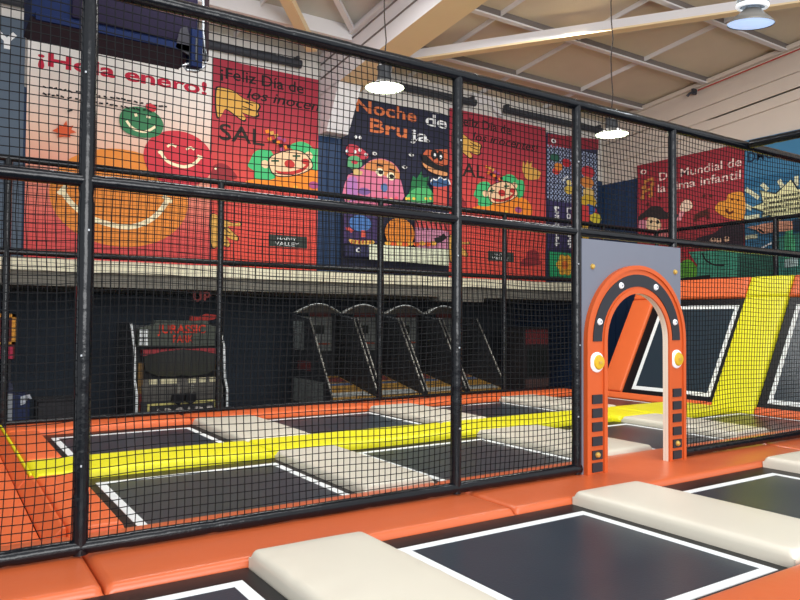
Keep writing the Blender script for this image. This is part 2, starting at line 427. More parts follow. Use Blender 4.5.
for k, (a, b, lab) in enumerate(((3.2, 4.1, 'beige pad of the far row, in front of the shooting arcade cabinet'),
                                 (6.2, 7.05, 'beige pad of the far row, in front of the basketball machines'),
                                 (9.1, 9.98, 'beige pad of the far row, left of the arch'))):
    pad('beige_pad', a, b, 8.28, 10.38, -0.02, 0.085, M_BEIGE, lab, 'pad', group=G_BB, seed=30+k, r=0.05, puff=0.012)
G_YE = 'yellow strip between the court rows'
ys = [(0.81, 3.2, 7.40, 8.25, 'leftmost piece of the yellow floor strip, crossing behind the first net post'),
      (3.21, 6.1, 7.42, 8.27, 'yellow floor strip piece touching the first beige pad behind the net'),
      (6.11, 8.84, 7.42, 8.27, 'piece of the yellow floor strip seen left of and through the arch'),
      (8.85, 9.66, 7.30, 8.27, 'short yellow floor strip piece behind the beige pad right of the arch'),
      (9.67, 11.48, 7.02, 8.27, 'last piece of the yellow floor strip, meeting the leaning wall')]
for k, (a, b, c, e, lab) in enumerate(ys):
    pad('yellow_pad', a, b, c, e, -0.03, 0.08, M_YELLOW, lab, 'pad', group=G_YE, seed=40+k, r=0.06)
G_FO = 'orange pads along the far edge of the court'
fo = [(0.81, 3.2, 'orange edge pad on the far side of the court, left end'), (3.21, 6.2, 'orange edge pad on the far side in front of the basketball machines'),
      (6.21, 9.1, 'orange edge pad on the far side between the second net post and the third'), (9.11, 11.48, 'orange edge pad on the far side, last one before the leaning wall')]
for k, (a, b, lab) in enumerate(fo):
    pad('edge_pad', a, b, 10.40, 11.02, -0.03, 0.08, M_ORANGE2, lab, 'pad', group=G_FO, seed=50+k)
pad('side_pad', 0.81, 1.19, 5.41, 7.39, -0.03, 0.075, M_ORANGE2, 'flat orange side pad left of the nearer court trampoline', 'pad', seed=60)
pad('side_pad', 0.81, 1.19, 8.28, 10.39, -0.03, 0.075, M_ORANGE2, 'flat orange side pad left of the far court trampoline', 'pad', seed=61)
# low kerb roll along the left side and the orange ground mat beyond it
k = MB(); k.prism([(0.665,-0.03),(0.68,-0.01),(0.775,0.10),(0.80,0.09),(0.80,-0.03)], 'y', 5.41, 7.33, M_ORANGE2)
tag(k.build('kerb_pad', bevel=0.01), 'sloping orange kerb pad along the left edge of the court', 'pad')
k = MB(); k.prism([(0.66,-0.03),(0.67,-0.01),(0.755,0.10),(0.755,-0.03)], 'y', 7.34, 10.85, M_ORANGE2)
k.prism([(0.76,-0.03),(0.765,0.11),(0.79,0.11),(0.795,-0.03)], 'y', 7.34, 10.85, M_YELLOW)
tag(k.build('kerb_pad', bevel=0.01), 'orange kerb pad with a thin yellow edge at the far left', 'pad')
pad('side_mat', -1.4, 0.655, 5.41, 10.39, -0.04, 0.0, M_ORANGE2, 'flat orange mat at the left edge of the photo, left of the kerb', 'mat', seed=62, r=0.015)

# ================================================================== TRAMPOLINES
def trampoline(name, x0, x1, y0, y1, wx0, wx1, wy0, wy1, label, group=None, rot=None, origin=None):
    """x0..y1 is the opening, wx0..wy1 the outer edge of the white line"""
    if origin is None:
        t = thing(name, ((x0+x1)/2, (y0+y1)/2, 0), label, 'trampoline', group)
    else:
        t = thing(name, origin, label, 'trampoline', group, rot=rot)
    def ring(a, b, z0, z1, m):
        (ax0,ax1,ay0,ay1), (bx0,bx1,by0,by1) = a, b
        mb = MB()
        for q in ((ax0,ax1,ay0,by0),(ax0,ax1,by1,ay1),(ax0,bx0,by0,by1),(bx1,ax1,by0,by1)):
            if q[1] > q[0] and q[3] > q[2]: mb.box(q[0],q[1],q[2],q[3],z0,z1,m)
        return mb
    w = 0.075
    o, wo = (x0,x1,y0,y1), (wx0,wx1,wy0,wy1); wi = (wx0+w, wx1-w, wy0+w, wy1-w)
    ring(o, wo, -0.03, -0.004, M_BLACK).build('spring_cover', t)
    ring(wo, wi, -0.02, 0.001, M_WHITE).build('border_line', t)
    mb = MB(); n = 10; X0,X1,Y0,Y1 = wi
    vs = [(X0+(X1-X0)*i/n, Y0+(Y1-Y0)*j/n, -0.022*math.sin(PI*i/n)*math.sin(PI*j/n)-0.001) for j in range(n+1) for i in range(n+1)]
    mb.add(vs, [(j*(n+1)+i, j*(n+1)+i+1, (j+1)*(n+1)+i+1, (j+1)*(n+1)+i) for j in range(n) for i in range(n)], M_BED)
    mb.build('jump_mat', t, smooth=60)
    return t
G1 = 'trampolines of the near row'
trampoline('trampoline', -0.3, 1.67, 2.38, 4.26, -0.15, 1.56, 2.5, 4.06, 'black trampoline at the bottom left, left of the wrinkled beige pad', G1)
trampoline('trampoline', 2.51, 4.55, 2.38, 4.26, 2.64, 4.45, 2.45, 4.05, 'large black trampoline in front of the net, right of the wrinkled beige pad', G1)
trampoline('trampoline', 5.39, 7.45, 2.38, 4.26, 5.5, 7.23, 2.48, 4.03, 'black trampoline in front of the arch, cut by the right edge of the photo', G1)
G2 = 'trampolines of the court row next to the net'
trampoline('trampoline', 1.2, 3.19, 5.41, 7.39, 1.30, 3.11, 5.425, 7.15, 'court trampoline right behind the first net bay, left of the beige pad', G2)
trampoline('trampoline', 3.96, 6.07, 5.41, 7.39, 4.1, 6.02, 5.425, 7.2, 'court trampoline behind the net, just left of the arch', G2)
trampoline('trampoline', 7.16, 8.84, 5.41, 7.39, 7.27, 8.77, 5.425, 7.13, 'court trampoline seen through the opening of the arch', G2)
trampoline('trampoline', 9.67, 11.49, 5.41, 7.01, 9.75, 11.44, 5.425, 6.93, 'court trampoline in the corner at the foot of the right leaning trampoline', G2)
G3 = 'trampolines of the far court row'
trampoline('trampoline', 1.2, 3.19, 8.28, 10.39, 1.29, 3.07, 8.4, 10.08, 'far row trampoline at the left, in front of the shooting arcade cabinet', G3)
trampoline('trampoline', 4.11, 6.19, 8.28, 10.39, 4.2, 6.1, 8.4, 10.2, 'far row trampoline in front of the first basketball machine', G3)
trampoline('trampoline', 7.06, 9.09, 8.28, 10.39, 7.15, 8.98, 8.4, 10.2, 'far row trampoline just left of the arch, behind the yellow strip', G3)
trampoline('trampoline', 9.99, 11.49, 8.28, 10.39, 10.1, 11.4, 8.4, 10.15, 'far row trampoline seen as a brown strip through the arch', G3)

# leaning wall
RO = (0, -SL, 0)
OG = (11.5, 0, 0.0)
trampoline('wall_trampoline', 0.14, 2.28, 7.52, 9.50, 0.23, 2.13, 7.60, 9.30, 'leaning wall trampoline behind the arch, left of the yellow strip', 'leaning wall trampolines', rot=RO, origin=OG)
trampoline('wall_trampoline', 0.14, 2.28, 4.8, 6.70, 0.22, 2.13, 4.9, 6.55, 'leaning wall trampoline at the right edge, right of the yellow strip', 'leaning wall trampolines', rot=RO, origin=OG)
def lpad(name, t0, t1, y0, y1, m, label, seed, h=0.045):
    return pad(name, t0, t1, y0, y1, -0.03, h, m, label, 'pad', r=0.035, puff=0.006, rot=RO, origin=OG, seed=seed)
lpad('wall_pad', 0.14, 2.28, 9.51, 10.04, M_ORANGE2, 'orange sloping pad up the left edge of the leaning wall, seen through the arch', 70)
lpad('wall_pad', 2.29, 2.73, 7.52, 10.04, M_ORANGE2, 'orange top pad of the leaning wall, left of the yellow strip', 71)
lpad('wall_pad', 2.29, 2.73, 4.0, 6.71, M_ORANGE2, 'orange top pad of the leaning wall at the right edge of the photo', 72)
lpad('wall_pad', -0.02, 0.13, 7.52, 10.04, M_ORANGE2, 'narrow orange foot pad of the leaning wall, seen through the arch', 73)
lpad('wall_pad', -0.02, 0.13, 4.0, 6.71, M_ORANGE2, 'narrow orange foot pad under the right leaning trampoline', 74)
lpad('wall_pad', 2.295, 2.73, 6.72, 7.51, M_YELLOW, 'short yellow top piece of the yellow strip on the leaning wall', 75, 0.05)
lpad('wall_pad', -0.02, 2.29, 6.72, 7.51, M_YELLOW, 'long yellow pad rising up the leaning wall between its two trampolines', 76, 0.05)

# ================================================================== NETTING FENCES
def sleeve(p, q, r, seams=0.62, seed=0):
    rnd = random.Random(seed); p, q = Vector(p), Vector(q); L = (q-p).length; n = max(2, int(L/0.05))
    pts, rad = [], []
    ph = rnd.uniform(0, seams)
    for i in range(n+1):
        s = L*i/n; d = abs(((s+ph) % seams) - seams/2)
        rad.append(r*(1 - 0.10*math.exp(-(d/0.025)**2) + 0.02*math.sin(s*9+ph*7))); pts.append(p+(q-p)*(i/n))
    return pts, rad
def rail(parent, name, p, q, r, seed=0):
    pts, rad = sleeve(p, q, r, seed=seed)
    mb = MB(); mb.tube(pts, r, M_SLEEVE, 12, radii=rad)
    o = mb.build(name, parent, smooth=50)
    return o
def ties(parent_part, root, pts):
    for p in pts:
        mb = MB(); mb.box(p[0]-.005, p[0]+.005, p[1]-.005, p[1]+.005, p[2]-.006, p[2]+.006, M_TIE)
        sub(mb.build('cable_tie', root), parent_part)

def net(parent, plane, const, u0, u1, v0, v1, cell=0.0545, h=0.0026, seed=0):
    rnd = random.Random(seed); a = [rnd.uniform(0, 6.28) for _ in range(8)]
    def P(u, v, du=0, dv=0, dw=0):
        e = min(1, min(u-u0, u1-u, v-v0, v1-v)/0.25 + 0.15)
        x = u + e*(0.014*math.sin(1.9*v+1.3*u+a[0]) + 0.006*math.sin(5.3*v+a[1]))
        y = v + e*(0.016*math.sin(1.7*u+0.8*v+a[2]) + 0.006*math.sin(4.9*u+a[3])) - 0.010*math.sin(PI*(u-u0)/(u1-u0))
        w = const + e*0.02*math.sin(1.1*u+1.6*v+a[4])
        return (x+du, w+dw, y+dv) if plane == 'y' else (w+dw, x+du, y+dv)
    vs, fs = [], []
    def strand(pts, kind):
        o = len(vs)
        for u, v in pts:
            if kind == 'v': vs.extend((P(u,v,-h,0,-h), P(u,v,h,0,-h), P(u,v,h,0,h), P(u,v,-h,0,h)))
            else: vs.extend((P(u,v,0,-h,-h), P(u,v,0,h,-h), P(u,v,0,h,h), P(u,v,0,-h,h)))
        for i in range(len(pts)-1):
            b = o+4*i
            for j in range(4): fs.append((b+j, b+(j+1) % 4, b+4+(j+1) % 4, b+4+j))
    nu, nv = max(1, round((u1-u0)/cell)), max(1, round((v1-v0)/cell))
    for i in range(nu+1):
        u = u0+(u1-u0)*i/nu; strand([(u, v0+(v1-v0)*min(1, j/nv)) for j in list(range(0, nv, 3))+[nv]], 'v')
    for j in range(nv+1):
        v = v0+(v1-v0)*j/nv; strand([(u0+(u1-u0)*min(1, i/nu), v) for i in list(range(0, nu, 3))+[nu]], 'h')
    mb = MB(); mb.add(vs, fs, M_NET)
    me = bpy.data.meshes.new('net'); off = ORIG[parent.name]
    me.from_pydata([(p[0]-off.x, p[1]-off.y, p[2]-off.z) for p in vs], [], fs); me.materials.append(M_NET); me.update()
    o = bpy.data.objects.new('net', me); COL.objects.link(o); o.parent = parent
    return o

YF, ZT, ZM = 4.87, 3.68, 2.42
f = thing('net_fence', (0.80, YF, 0.05), 'tall black netting fence with padded navy posts, crossing the photo in front of the court', 'fence', None)
for i, x in enumerate((0.80, 3.78, 5.26)):
    po = rail(f, 'post', (x, YF, 0.06), (x, YF, ZT), 0.049 if i == 0 else 0.046, seed=i)
    ties(po, f, [(x+random.uniform(-.03,.03), YF-0.052, z) for z in (0.62, 1.31, 2.1, 3.1)])
po = rail(f, 'post', (6.77, YF, ZM-0.06), (6.77, YF, ZT), 0.046, seed=7)
rail(f, 'post', (11.36, YF, 0.06), (11.36, YF, ZT), 0.046, seed=8)
rail(f, 'top_rail', (-1.6, YF, ZT), (11.4, YF, ZT), 0.052, seed=11)
rail(f, 'mid_rail', (-1.6, YF, ZM), (11.4, YF, ZM), 0.044, seed=12)
rail(f, 'bottom_rail', (-1.6, YF, 0.106), (5.30, YF, 0.106), 0.05, seed=13)
rail(f, 'bottom_rail', (6.90, YF, 0.106), (11.4, YF, 0.106), 0.05, seed=14)
for i, (a, b, c) in enumerate(((-1.5,0.80,0.1),(0.80,3.78,0.1),(3.78,5.26,0.1))):
    net(f, 'y', YF, a, b, c, ZM, seed=i); net(f, 'y', YF, a, b, ZM, ZT, seed=i+10)
net(f, 'y', YF, 5.27, 6.77, ZM, ZT, seed=21)
net(f, 'y', YF, 6.77, 9.7, ZM, ZT, seed=22); net(f, 'y', YF, 6.9, 9.7, 0.1, ZM, seed=23)
net(f, 'y', YF, 9.7, 11.3, ZM, ZT, seed=24); net(f, 'y', YF, 9.7, 11.3, 0.1, ZM, seed=25)
c = thing('overhead_rail', (8.2, YF-0.06, ZT), 'padded navy top rail running towards the viewer from the net fence, upper right', 'rail')
rail(c, 'padded_tube', (8.2, YF-0.06, ZT+0.01), (8.2, 0.5, ZT+0.01), 0.05, seed=31)

YB, ZB = 10.93, 3.70
g = thing('net_fence', (0.81, YB, 0.08), 'lower black netting fence on thin posts along the far side of the court', 'fence')
for i, x in enumerate((0.81, 3.77, 6.74, 9.71, 12.68, 14.58)):
    rail(g, 'post', (x, YB, 0.10 if x < 11 else 2.4), (x, YB, ZB), 0.05, seed=40+i)
rail(g, 'top_rail', (-1.5, YB, ZB), (14.54, YB, ZB), 0.048, seed=50); rail(g, 'mid_rail', (-1.5, YB, 2.43), (14.54, YB, 2.43), 0.042, seed=51)
rail(g, 'bottom_rail', (-1.5, YB, 0.118), (11.45, YB, 0.118), 0.03, seed=52)
for i, (a, b) in enumerate(((-1.4,0.81),(0.81,3.77),(3.77,6.74),(6.74,9.71),(9.71,12.68))):
    net(g, 'y', YB, a, b, 0.12, 2.43, seed=60+i, cell=0.06); net(g, 'y', YB, a, b, 2.43, ZB, seed=70+i, cell=0.06)
net(g, 'y', YB, 12.68, 14.56, 2.43, ZB, seed=80, cell=0.06)
XR = 14.58
e = thing('net_fence', (XR, 8.03, 2.36), 'short black netting fence standing on top of the leaning wall at the right', 'fence')
rail(e, 'post', (XR, 8.03, 2.36), (XR, 8.03, ZB), 0.05, seed=91); rail(e, 'post', (XR, 5.1, 2.36), (XR, 5.1, ZB), 0.05, seed=92)
rail(e, 'top_rail', (XR, 3.0, ZB), (XR, YB-0.06, ZB), 0.045, seed=93); rail(e, 'bottom_rail', (XR, 3.0, 2.42), (XR, YB-0.06, 2.42), 0.042, seed=94)
net(e, 'x', XR, 8.03, YB-0.06, 2.42, ZB, seed=95, cell=0.06); net(e, 'x', XR, 5.1, 8.03, 2.42, ZB, seed=96, cell=0.06)

# ================================================================== ARCHED ENTRANCE
ac = thing('entrance_arch', (6.1, 4.83, 0.046), 'grey entrance panel with an orange arched doorway set into the net fence', 'entrance')
RC = 6.10; ZS = 1.345; RO_, RI = 0.778, 0.488
def arc(r, a0, a1, n=28, cx=RC, cz=ZS): return [(cx+r*math.cos(a0+(a1-a0)*i/n), cz+r*math.sin(a0+(a1-a0)*i/n)) for i in range(n+1)]
def ring_solid(mb, outer, inner, y0, y1, m, m_in=None):   # strip solid between two matching outlines in the XZ plane
    n = len(outer)
    vs = [(u,y0,v) for u,v in outer] + [(u,y0,v) for u,v in inner] + [(u,y1,v) for u,v in outer] + [(u,y1,v) for u,v in inner]
    fs = []
    for i in range(n-1):
        fs += [(i,i+1,n+i+1,n+i), (2*n+i,3*n+i,3*n+i+1,2*n+i+1), (i,2*n+i,2*n+i+1,i+1)]
    fs += [(0,n,3*n,2*n), (n-1,3*n-1,4*n-1,2*n-1)]
    mb.add(vs, fs, m)
    mb.add([(u,y0,v) for u,v in inner] + [(u,y1,v) for u,v in inner], [(i,i+1,n+i+1,n+i) for i in range(n-1)], m_in or m)
ZB0 = 0.05
# grey panel with the same arched hole
pm = MB(); hole = [(RC+RI,ZB0)] + arc(RI, 0, PI) + [(RC-RI,ZB0)]
outl = []
px0, px1, pz1 = 5.30, 6.86, 2.355
hx = []
for (u, v) in hole:                     # matching outer outline, projected to the panel's border
    if v <= ZS+1e-6: hx.append((px1 if u > RC else px0, v))
    else:
        du, dv = u-RC, v-ZS
        t = min((px1-RC)/du if du > 1e-6 else ((px0-RC)/du if du < -1e-6 else 99), (pz1-ZS)/dv)
        hx.append((RC+du*t, ZS+dv*t))
# put exact corners in
def snap(pts, c):
    i = min(range(len(pts)), key=lambda k: (pts[k][0]-c[0])**2+(pts[k][1]-c[1])**2); pts[i] = c
snap(hx, (px1,pz1)); snap(hx, (px0,pz1))
ring_solid(pm, hx, hole, 4.835, 4.865, M_GREY, M_REVEAL)
pm.build('grey_panel', ac)
am = MB(); outer = [(RC+RO_,ZB0)] + arc(RO_, 0, PI) + [(RC-RO_,ZB0)]
ring_solid(am, outer, hole, 4.80, 4.834, M_ARCH, M_REVEAL)
arch_o = am.build('arch_frame', ac, smooth=35)
def band(r0, r1, y0, y1, m, name, legs=True):
    mb = MB()
    o_ = ([(RC+r1,ZB0)] if legs else []) + arc(r1, 0, PI) + ([(RC-r1,ZB0)] if legs else [])
    i_ = ([(RC+r0,ZB0)] if legs else []) + arc(r0, 0, PI) + ([(RC-r0,ZB0)] if legs else [])
    ring_solid(mb, o_, i_, y0, y1, m); ob = mb.build(name, ac, smooth=35); ob['label'] = {'arch_inlay': 'charcoal inlay'}.get(name, 'raised orange moulding'); return ob
band(0.735, 0.778, 4.782, 4.80, M_ARCH, 'outer_moulding'); band(0.488, 0.535, 4.782, 4.80, M_ARCH, 'inner_moulding')
band(0.56, 0.685, 4.79, 4.80, M_INLAY, 'arch_inlay', legs=False)
for ang in (PI*0.645, PI*0.355, 0.10*PI, 0.90*PI):
    cx, cz = RC+0.625*math.cos(ang), ZS+0.625*math.sin(ang)
    mb = MB(); mb.lathe([(0.0,-0.016),(0.026,-0.014),(0.034,0.0)], M_DISC, (cx,4.79,cz), 20, 'y'); mb.lathe([(0.012,-0.019),(0.0,-0.019)], M_STEEL, (cx,4.79,cz), 12, 'y')
    mb.build('lamp_disc', ac, smooth=40)['label'] = 'white round disc'
for sx in (-1, 1):
    cx = RC + sx*0.63; cz = 1.14
    mb = MB(); mb.lathe([(0.0,-0.022),(0.085,-0.02),(0.1,-0.008),(0.1,0)], M_DISC, (cx,4.80,cz), 28, 'y'); pl = mb.build('knob_plate', ac, smooth=40); pl['label'] = 'white oval plate'
    mb = MB(); mb.lathe([(0.0,-0.036),(0.03,-0.035),(0.065,-0.03),(0.075,-0.014)], M_KNOBY, (cx+0.012,4.795,cz), 28, 'y'); mb.box(cx-0.012,cx+0.03,4.752,4.76,cz-0.012,cz+0.012,M_GOLD)
    kn = mb.build('knob', ac, smooth=40); kn['label'] = 'round yellow knob'; sub(kn, pl)
    for z in (0.78, 0.645, 0.51, 0.37, 0.235, 0.115):
        mb = MB(); mb.box(cx-0.068, cx+0.072, 4.785, 4.80, z-0.047, z+0.042, M_INLAY); sq = mb.build('dark_inset', ac); sq['label'] = 'square charcoal inset'
        if z == 0.235:
            mb = MB(); mb.lathe([(0.0,-0.03),(0.02,-0.025),(0.03,-0.01),(0.03,0)], M_GOLD, (cx-0.005,4.786,z), 16, 'y'); sub(mb.build('bolt', ac, smooth=40), sq)
for cx in (5.45, 6.76):
    mb = MB(); mb.lathe([(0.0,-0.025),(0.02,-0.02),(0.028,-0.006),(0.028,0)], M_GOLD, (cx,4.835,2.085), 16, 'y'); mb.build('bolt', ac, smooth=40)

# ================================================================== BANNERS
def banner(name, x0, x1, z0, z1, m, label, plane='back', extra=None):
    mid = (x0+x1)/2
    if plane == 'back':
        t = thing(name, (mid, 13.06, z0), label, 'banner'); MB().box(x0,x1,13.05,13.068,z0,z1,m).build('sheet', t)
        return t, (lambda: Art('back', 13.0485))
    t = thing(name, (15.06, mid, z0), label, 'banner'); MB().box(15.05,15.075,x0,x1,z0,z1,m).build('sheet', t)
    return t, (lambda: Art('right', 15.0485))
K = flat(36, 34, 36)
# grey logo banner
t, A = banner('banner', -2.4, 1.17, 2.525, 6.42, flat(88, 102, 118), 'slate grey banner at the left edge showing a big white letter Y')
a = A(); W_ = flat(236, 238, 240)
p = on_back(0, 31); q = on_back(7, 41); r_ = on_back(15, 34); s2 = on_back(7, 49)
a.stroke([(p[0]-0.05,p[1]), q], 0.075, W_, px=False, smooth=0); a.stroke([r_, q], 0.075, W_, px=False, smooth=0); a.stroke([q, s2], 0.09, W_, px=False, smooth=0)
a.build('lettering', t)
# January banner
gm = gradient_mat('january_print', [(0.0, rgb(212,78,80)), (0.14, rgb(218,88,84)), (0.33, rgb(230,142,120)), (0.5, rgb(234,188,164)), (0.68, rgb(236,216,204)), (0.85, rgb(240,238,234)), (1.0, rgb(240,240,238))])
t, A = banner('banner', 1.21, 4.29, 2.525, 6.58, gm, 'white and peach January banner with smiling fruit faces and red heading')
a = A()
OR1, RD1, GR1, CR = flat(232,142,62), flat(206,60,72), flat(64,128,88), flat(250,236,196)
a.oval(122,198,66,49,OR1,n=40)
a.stroke([(62,190),(72,204),(93,219),(128,227),(153,218),(168,200)], 0.09, CR); a.stroke([(58,194),(66,186)], 0.07, CR); a.stroke([(163,196),(172,202)], 0.07, CR)
a.build('orange_face', t)
a = A(); a.k = 12; a.oval(179,159,34,28,RD1,n=32); a.stroke([(160,152),(168,162),(184,167),(195,163),(200,157)], 0.055, CR); a.stroke([(167,147),(171,144.5),(176,147)], 0.04, CR); a.stroke([(186,150),(190,147.5),(194,150)], 0.04, CR); a.stroke([(158,153),(162,151.5)],0.05,CR); a.stroke([(197,156),(202,158)],0.05,CR)
a.build('red_face', t)
a = A(); a.k = 24; a.poly([(119,118),(124,109),(137,107),(150,110),(160,118),(163,127),(158,136),(143,138),(128,134),(121,128)], GR1, smooth=4)
a.stroke([(126,121),(133,129),(145,132),(155,127)], 0.045, CR); a.stroke([(135,114),(136,117)], 0.05, CR); a.stroke([(146,117),(150,118)], 0.04, CR); a.poly([(145,106),(150,104),(156,108),(154,112),(148,111)], RD1, smooth=3)
a.build('green_face', t)
a = A(); a.k = 34; a.poly([(52,131),(58,128),(57,124),(62,127),(66,121),(67,127),(73,126),(71,130),(76,133),(70,134),(70,138),(64,137),(57,138),(58,134)], flat(214,92,54)); a.stroke([(67,112),(72,110.5)], 0.03, K)
a.build('maple_leaf', t)
a = A(); a.text('¡Hola enero!', 1.36, 4.2, 5.735, 0.225, flat(196,38,66), offset=0.028); a.build('lettering', t)
a = A(); rnd = random.Random(3)
for z in (5.37, 5.24):
    u = 1.44
    while u < (3.45 if z > 5.3 else 3.2):
        w = rnd.uniform(0.03, 0.09); a.stroke([(u, z+rnd.uniform(-.01,.02)), (u+w, z+rnd.uniform(-.02,.02))], 0.028, K, px=False, smooth=0); u += w+rnd.choice((0.015,0.02,0.05))
a.build('small_print', t)

# clown banner, drawn once and used for both
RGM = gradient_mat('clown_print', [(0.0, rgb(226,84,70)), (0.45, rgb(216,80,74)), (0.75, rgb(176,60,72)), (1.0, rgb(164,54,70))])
def clown_banner(dx, right, label):
    L = 4.31 + dx; R = right
    t = thing('banner', ((L+R)/2, 13.06, 2.525), label, 'banner')
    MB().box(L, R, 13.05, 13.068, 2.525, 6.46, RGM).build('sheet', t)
    def z5(pts, ox=205, oy=125): return [(px/6.667+ox, py/6.667+oy) for px, py in pts]
    def shape(fn, name):
        a = Art('back', 13.0485); fn(a)
        bm = bmesh.new(); me = bpy.data.meshes.new('tmp'); me.from_pydata([(x+dx, y, z) for x, y, z in a.mb.v], [], a.mb.f); me.polygons.foreach_set('material_index', a.mb.m); bm.from_mesh(me)
        bmesh.ops.bisect_plane(bm, geom=bm.verts[:]+bm.edges[:]+bm.faces[:], plane_co=(R-0.01,0,0), plane_no=(1,0,0), clear_outer=True)
        out = MB(); out.v = [tuple(v.co) for v in bm.verts]; bm.verts.index_update(); out.f = [tuple(v.index for v in f.verts) for f in bm.faces]; out.m = [f.material_index for f in bm.faces]; out.mats = a.mb.mats
        bm.free(); bpy.data.meshes.remove(me)
        return out.build(name, t)
    OC, GRN, SKIN, NOSE, ORG, MAR, PUR = flat(222,170,84), flat(74,190,120), flat(246,206,164), flat(196,60,56), flat(244,142,50), flat(148,50,56), flat(170,80,130)
    def heading(a):
        a.text('¡Feliz Día de', 4.46, 6.19, 6.11, 0.215, K, offset=0.014); a.text('los inocentes!', 4.98, 7.12, 5.81, 0.20, K, shear=0.25, offset=0.01)
    shape(heading, 'lettering')
    def sal(a): a.text('SAL', 4.45, 5.36, 4.93, 0.31, flat(50,44,40), offset=0.012)
    shape(sal, 'lettering')
    def hand(a):
        h = [(75,400),(78,300),(95,285),(130,290),(190,310),(260,360),(340,385),(360,410),(345,440),(350,465),(320,475),(250,450),(240,445),(270,485),(250,500),(180,450),(150,430),(130,430),(105,475),(85,475)]
        c = (200, 380)
        a.poly(z5([(c[0]+(x-c[0])*1.08, c[1]+(y-c[1])*1.1) for x, y in h], 205, 45), K, smooth=3); a.poly(z5(h, 205, 45), OC, smooth=3)
        a.stroke(z5([(255,375),(320,405)],205,45), 0.02, K); a.stroke(z5([(250,410),(330,440)],205,45), 0.02, K)
    shape(hand, 'pointing_hand')
    def hand2(a):
        a.k = 6
        h = [(38,150),(70,130),(120,165),(190,190),(230,185),(228,208),(150,208),(180,245),(215,280),(208,305),(165,290),(130,268),(162,320),(152,345),(110,330),(62,350),(42,320)]
        c = (120, 240)
        a.poly(z5([(c[0]+(x-c[0])*1.1, c[1]+(y-c[1])*1.06) for x, y in h], 205, 195), K, smooth=3); a.poly(z5(h, 205, 195), OC, smooth=3)
        a.stroke(z5([(120,215),(165,255)],205,195), 0.02, K)
    shape(hand2, 'open_hand')
    def clown(a):
        a.k = 4
        a.poly(z5([(280,370),(460,345),(700,300),(820,330),(860,440),(700,450),(420,410),(300,400)]), ORG, smooth=3)
        a.poly(z5([(285,270),(300,235),(330,180),(380,165),(440,175),(470,250),(470,345),(430,365),(360,365),(325,345),(330,310),(300,290)]), GRN, smooth=3)
        a.poly(z5([(560,150),(600,118),(650,112),(700,135),(720,160),(770,165),(790,220),(770,290),(720,300),(660,200)]), GRN, smooth=3)
        a.oval(205+400/6.667, 125+262/6.667, 4, 4, SKIN); a.oval(205+690/6.667, 125+205/6.667, 4, 4, SKIN)
        a.poly(z5([(420,240),(440,205),(500,180),(570,165),(630,170),(680,200),(715,250),(715,290),(650,325),(570,345),(480,345),(435,310)]), K, smooth=3)
        a.poly(z5([(427,242),(445,210),(502,186),(570,171),(628,176),(674,204),(708,252),(708,286),(648,319),(570,338),(482,338),(441,306)]), SKIN, smooth=3)
        a.poly(z5([(460,300),(500,310),(570,310),(640,290),(680,260),(690,270),(650,310),(580,332),(500,330)]), NOSE, smooth=3)
        a.oval(205+562/6.667, 125+262/6.667, 5.2, 4.2, NOSE); a.oval(205+668/6.667, 125+245/6.667, 4.2, 3.0, NOSE)
        for x, y in ((465,240),(607,208)):
            a.stroke(z5([(x-26,y),(x+26,y)]), 0.035, flat(30,84,62), smooth=0); a.stroke(z5([(x,y-24),(x,y+24)]), 0.03, flat(30,84,62), smooth=0)
        a.oval(205+722/6.667, 125+402/6.667, 5, 3.6, PUR)
        for x in (310, 400, 500, 600): a.oval(205+x/6.667, 125+415/6.667, 2.2, 1.6, flat(240,180,60))
    shape(clown, 'clown_face')
    def party(a):
        a.k = 22
        for x, y, c in ((410,45,ORG),(440,55,OC),(425,95,ORG),(455,110,K),(470,75,OC),(490,90,PUR),(480,120,ORG),(500,140,K),(520,105,PUR),(535,150,ORG),(505,165,PUR),(550,145,K)):
            a.poly(z5([(x-14,y-8),(x+12,y-14),(x+16,y+8),(x-6,y+14)]), c)
    shape(party, 'confetti')
    def hat(a):
        a.k = 2
        a.poly(z5([(50,360),(45,290),(70,262),(110,255),(150,270),(190,310),(210,360)]), MAR, smooth=3); a.oval(205+70/6.667, 125+292/6.667, 1.2, 1.0, CR)
    shape(hat, 'bowler_hat')
    def hat2(a):
        a.k = 2
        a.poly([(u-5.6, v) for u, v in a.px([(px/6.667+450, py/6.667+200) for px, py in ((470,440),(480,400),(505,385),(515,345),(560,330),(595,360),(595,400),(615,420),(560,440))])], MAR, px=False, smooth=3)
    def hand3(a):
        a.k = 8
        a.poly([(u-5.6, v) for u, v in a.px([(px/6.667+450, py/6.667+95) for px, py in ((480,500),(485,440),(500,470),(515,432),(522,470),(545,440),(540,480),(570,490),(605,520),(590,560),(520,570),(495,545))])], OC, px=False)
    if right > 8: shape(hat2, 'bowler_hat'); shape(hand3, 'waving_hand')
    def plate(a):
        a.k = 3
        a.poly([(268.5,234),(307,237),(307,248.5),(268.5,246)], flat(58,66,62)); b0 = on_back(288, 240)
        a.text('HAPPY', 5.64, 6.06, on_back(288,240.2)[1], 0.05, W_); a.text('VALLEY', 5.60, 6.12, on_back(288,246)[1], 0.075, W_)
    shape(plate, 'logo_plate')
    return t
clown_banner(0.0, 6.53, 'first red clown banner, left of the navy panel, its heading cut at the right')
clown_banner(5.6, 12.99, 'second red clown banner, in the bay left of the arch, beside the patterned banner')

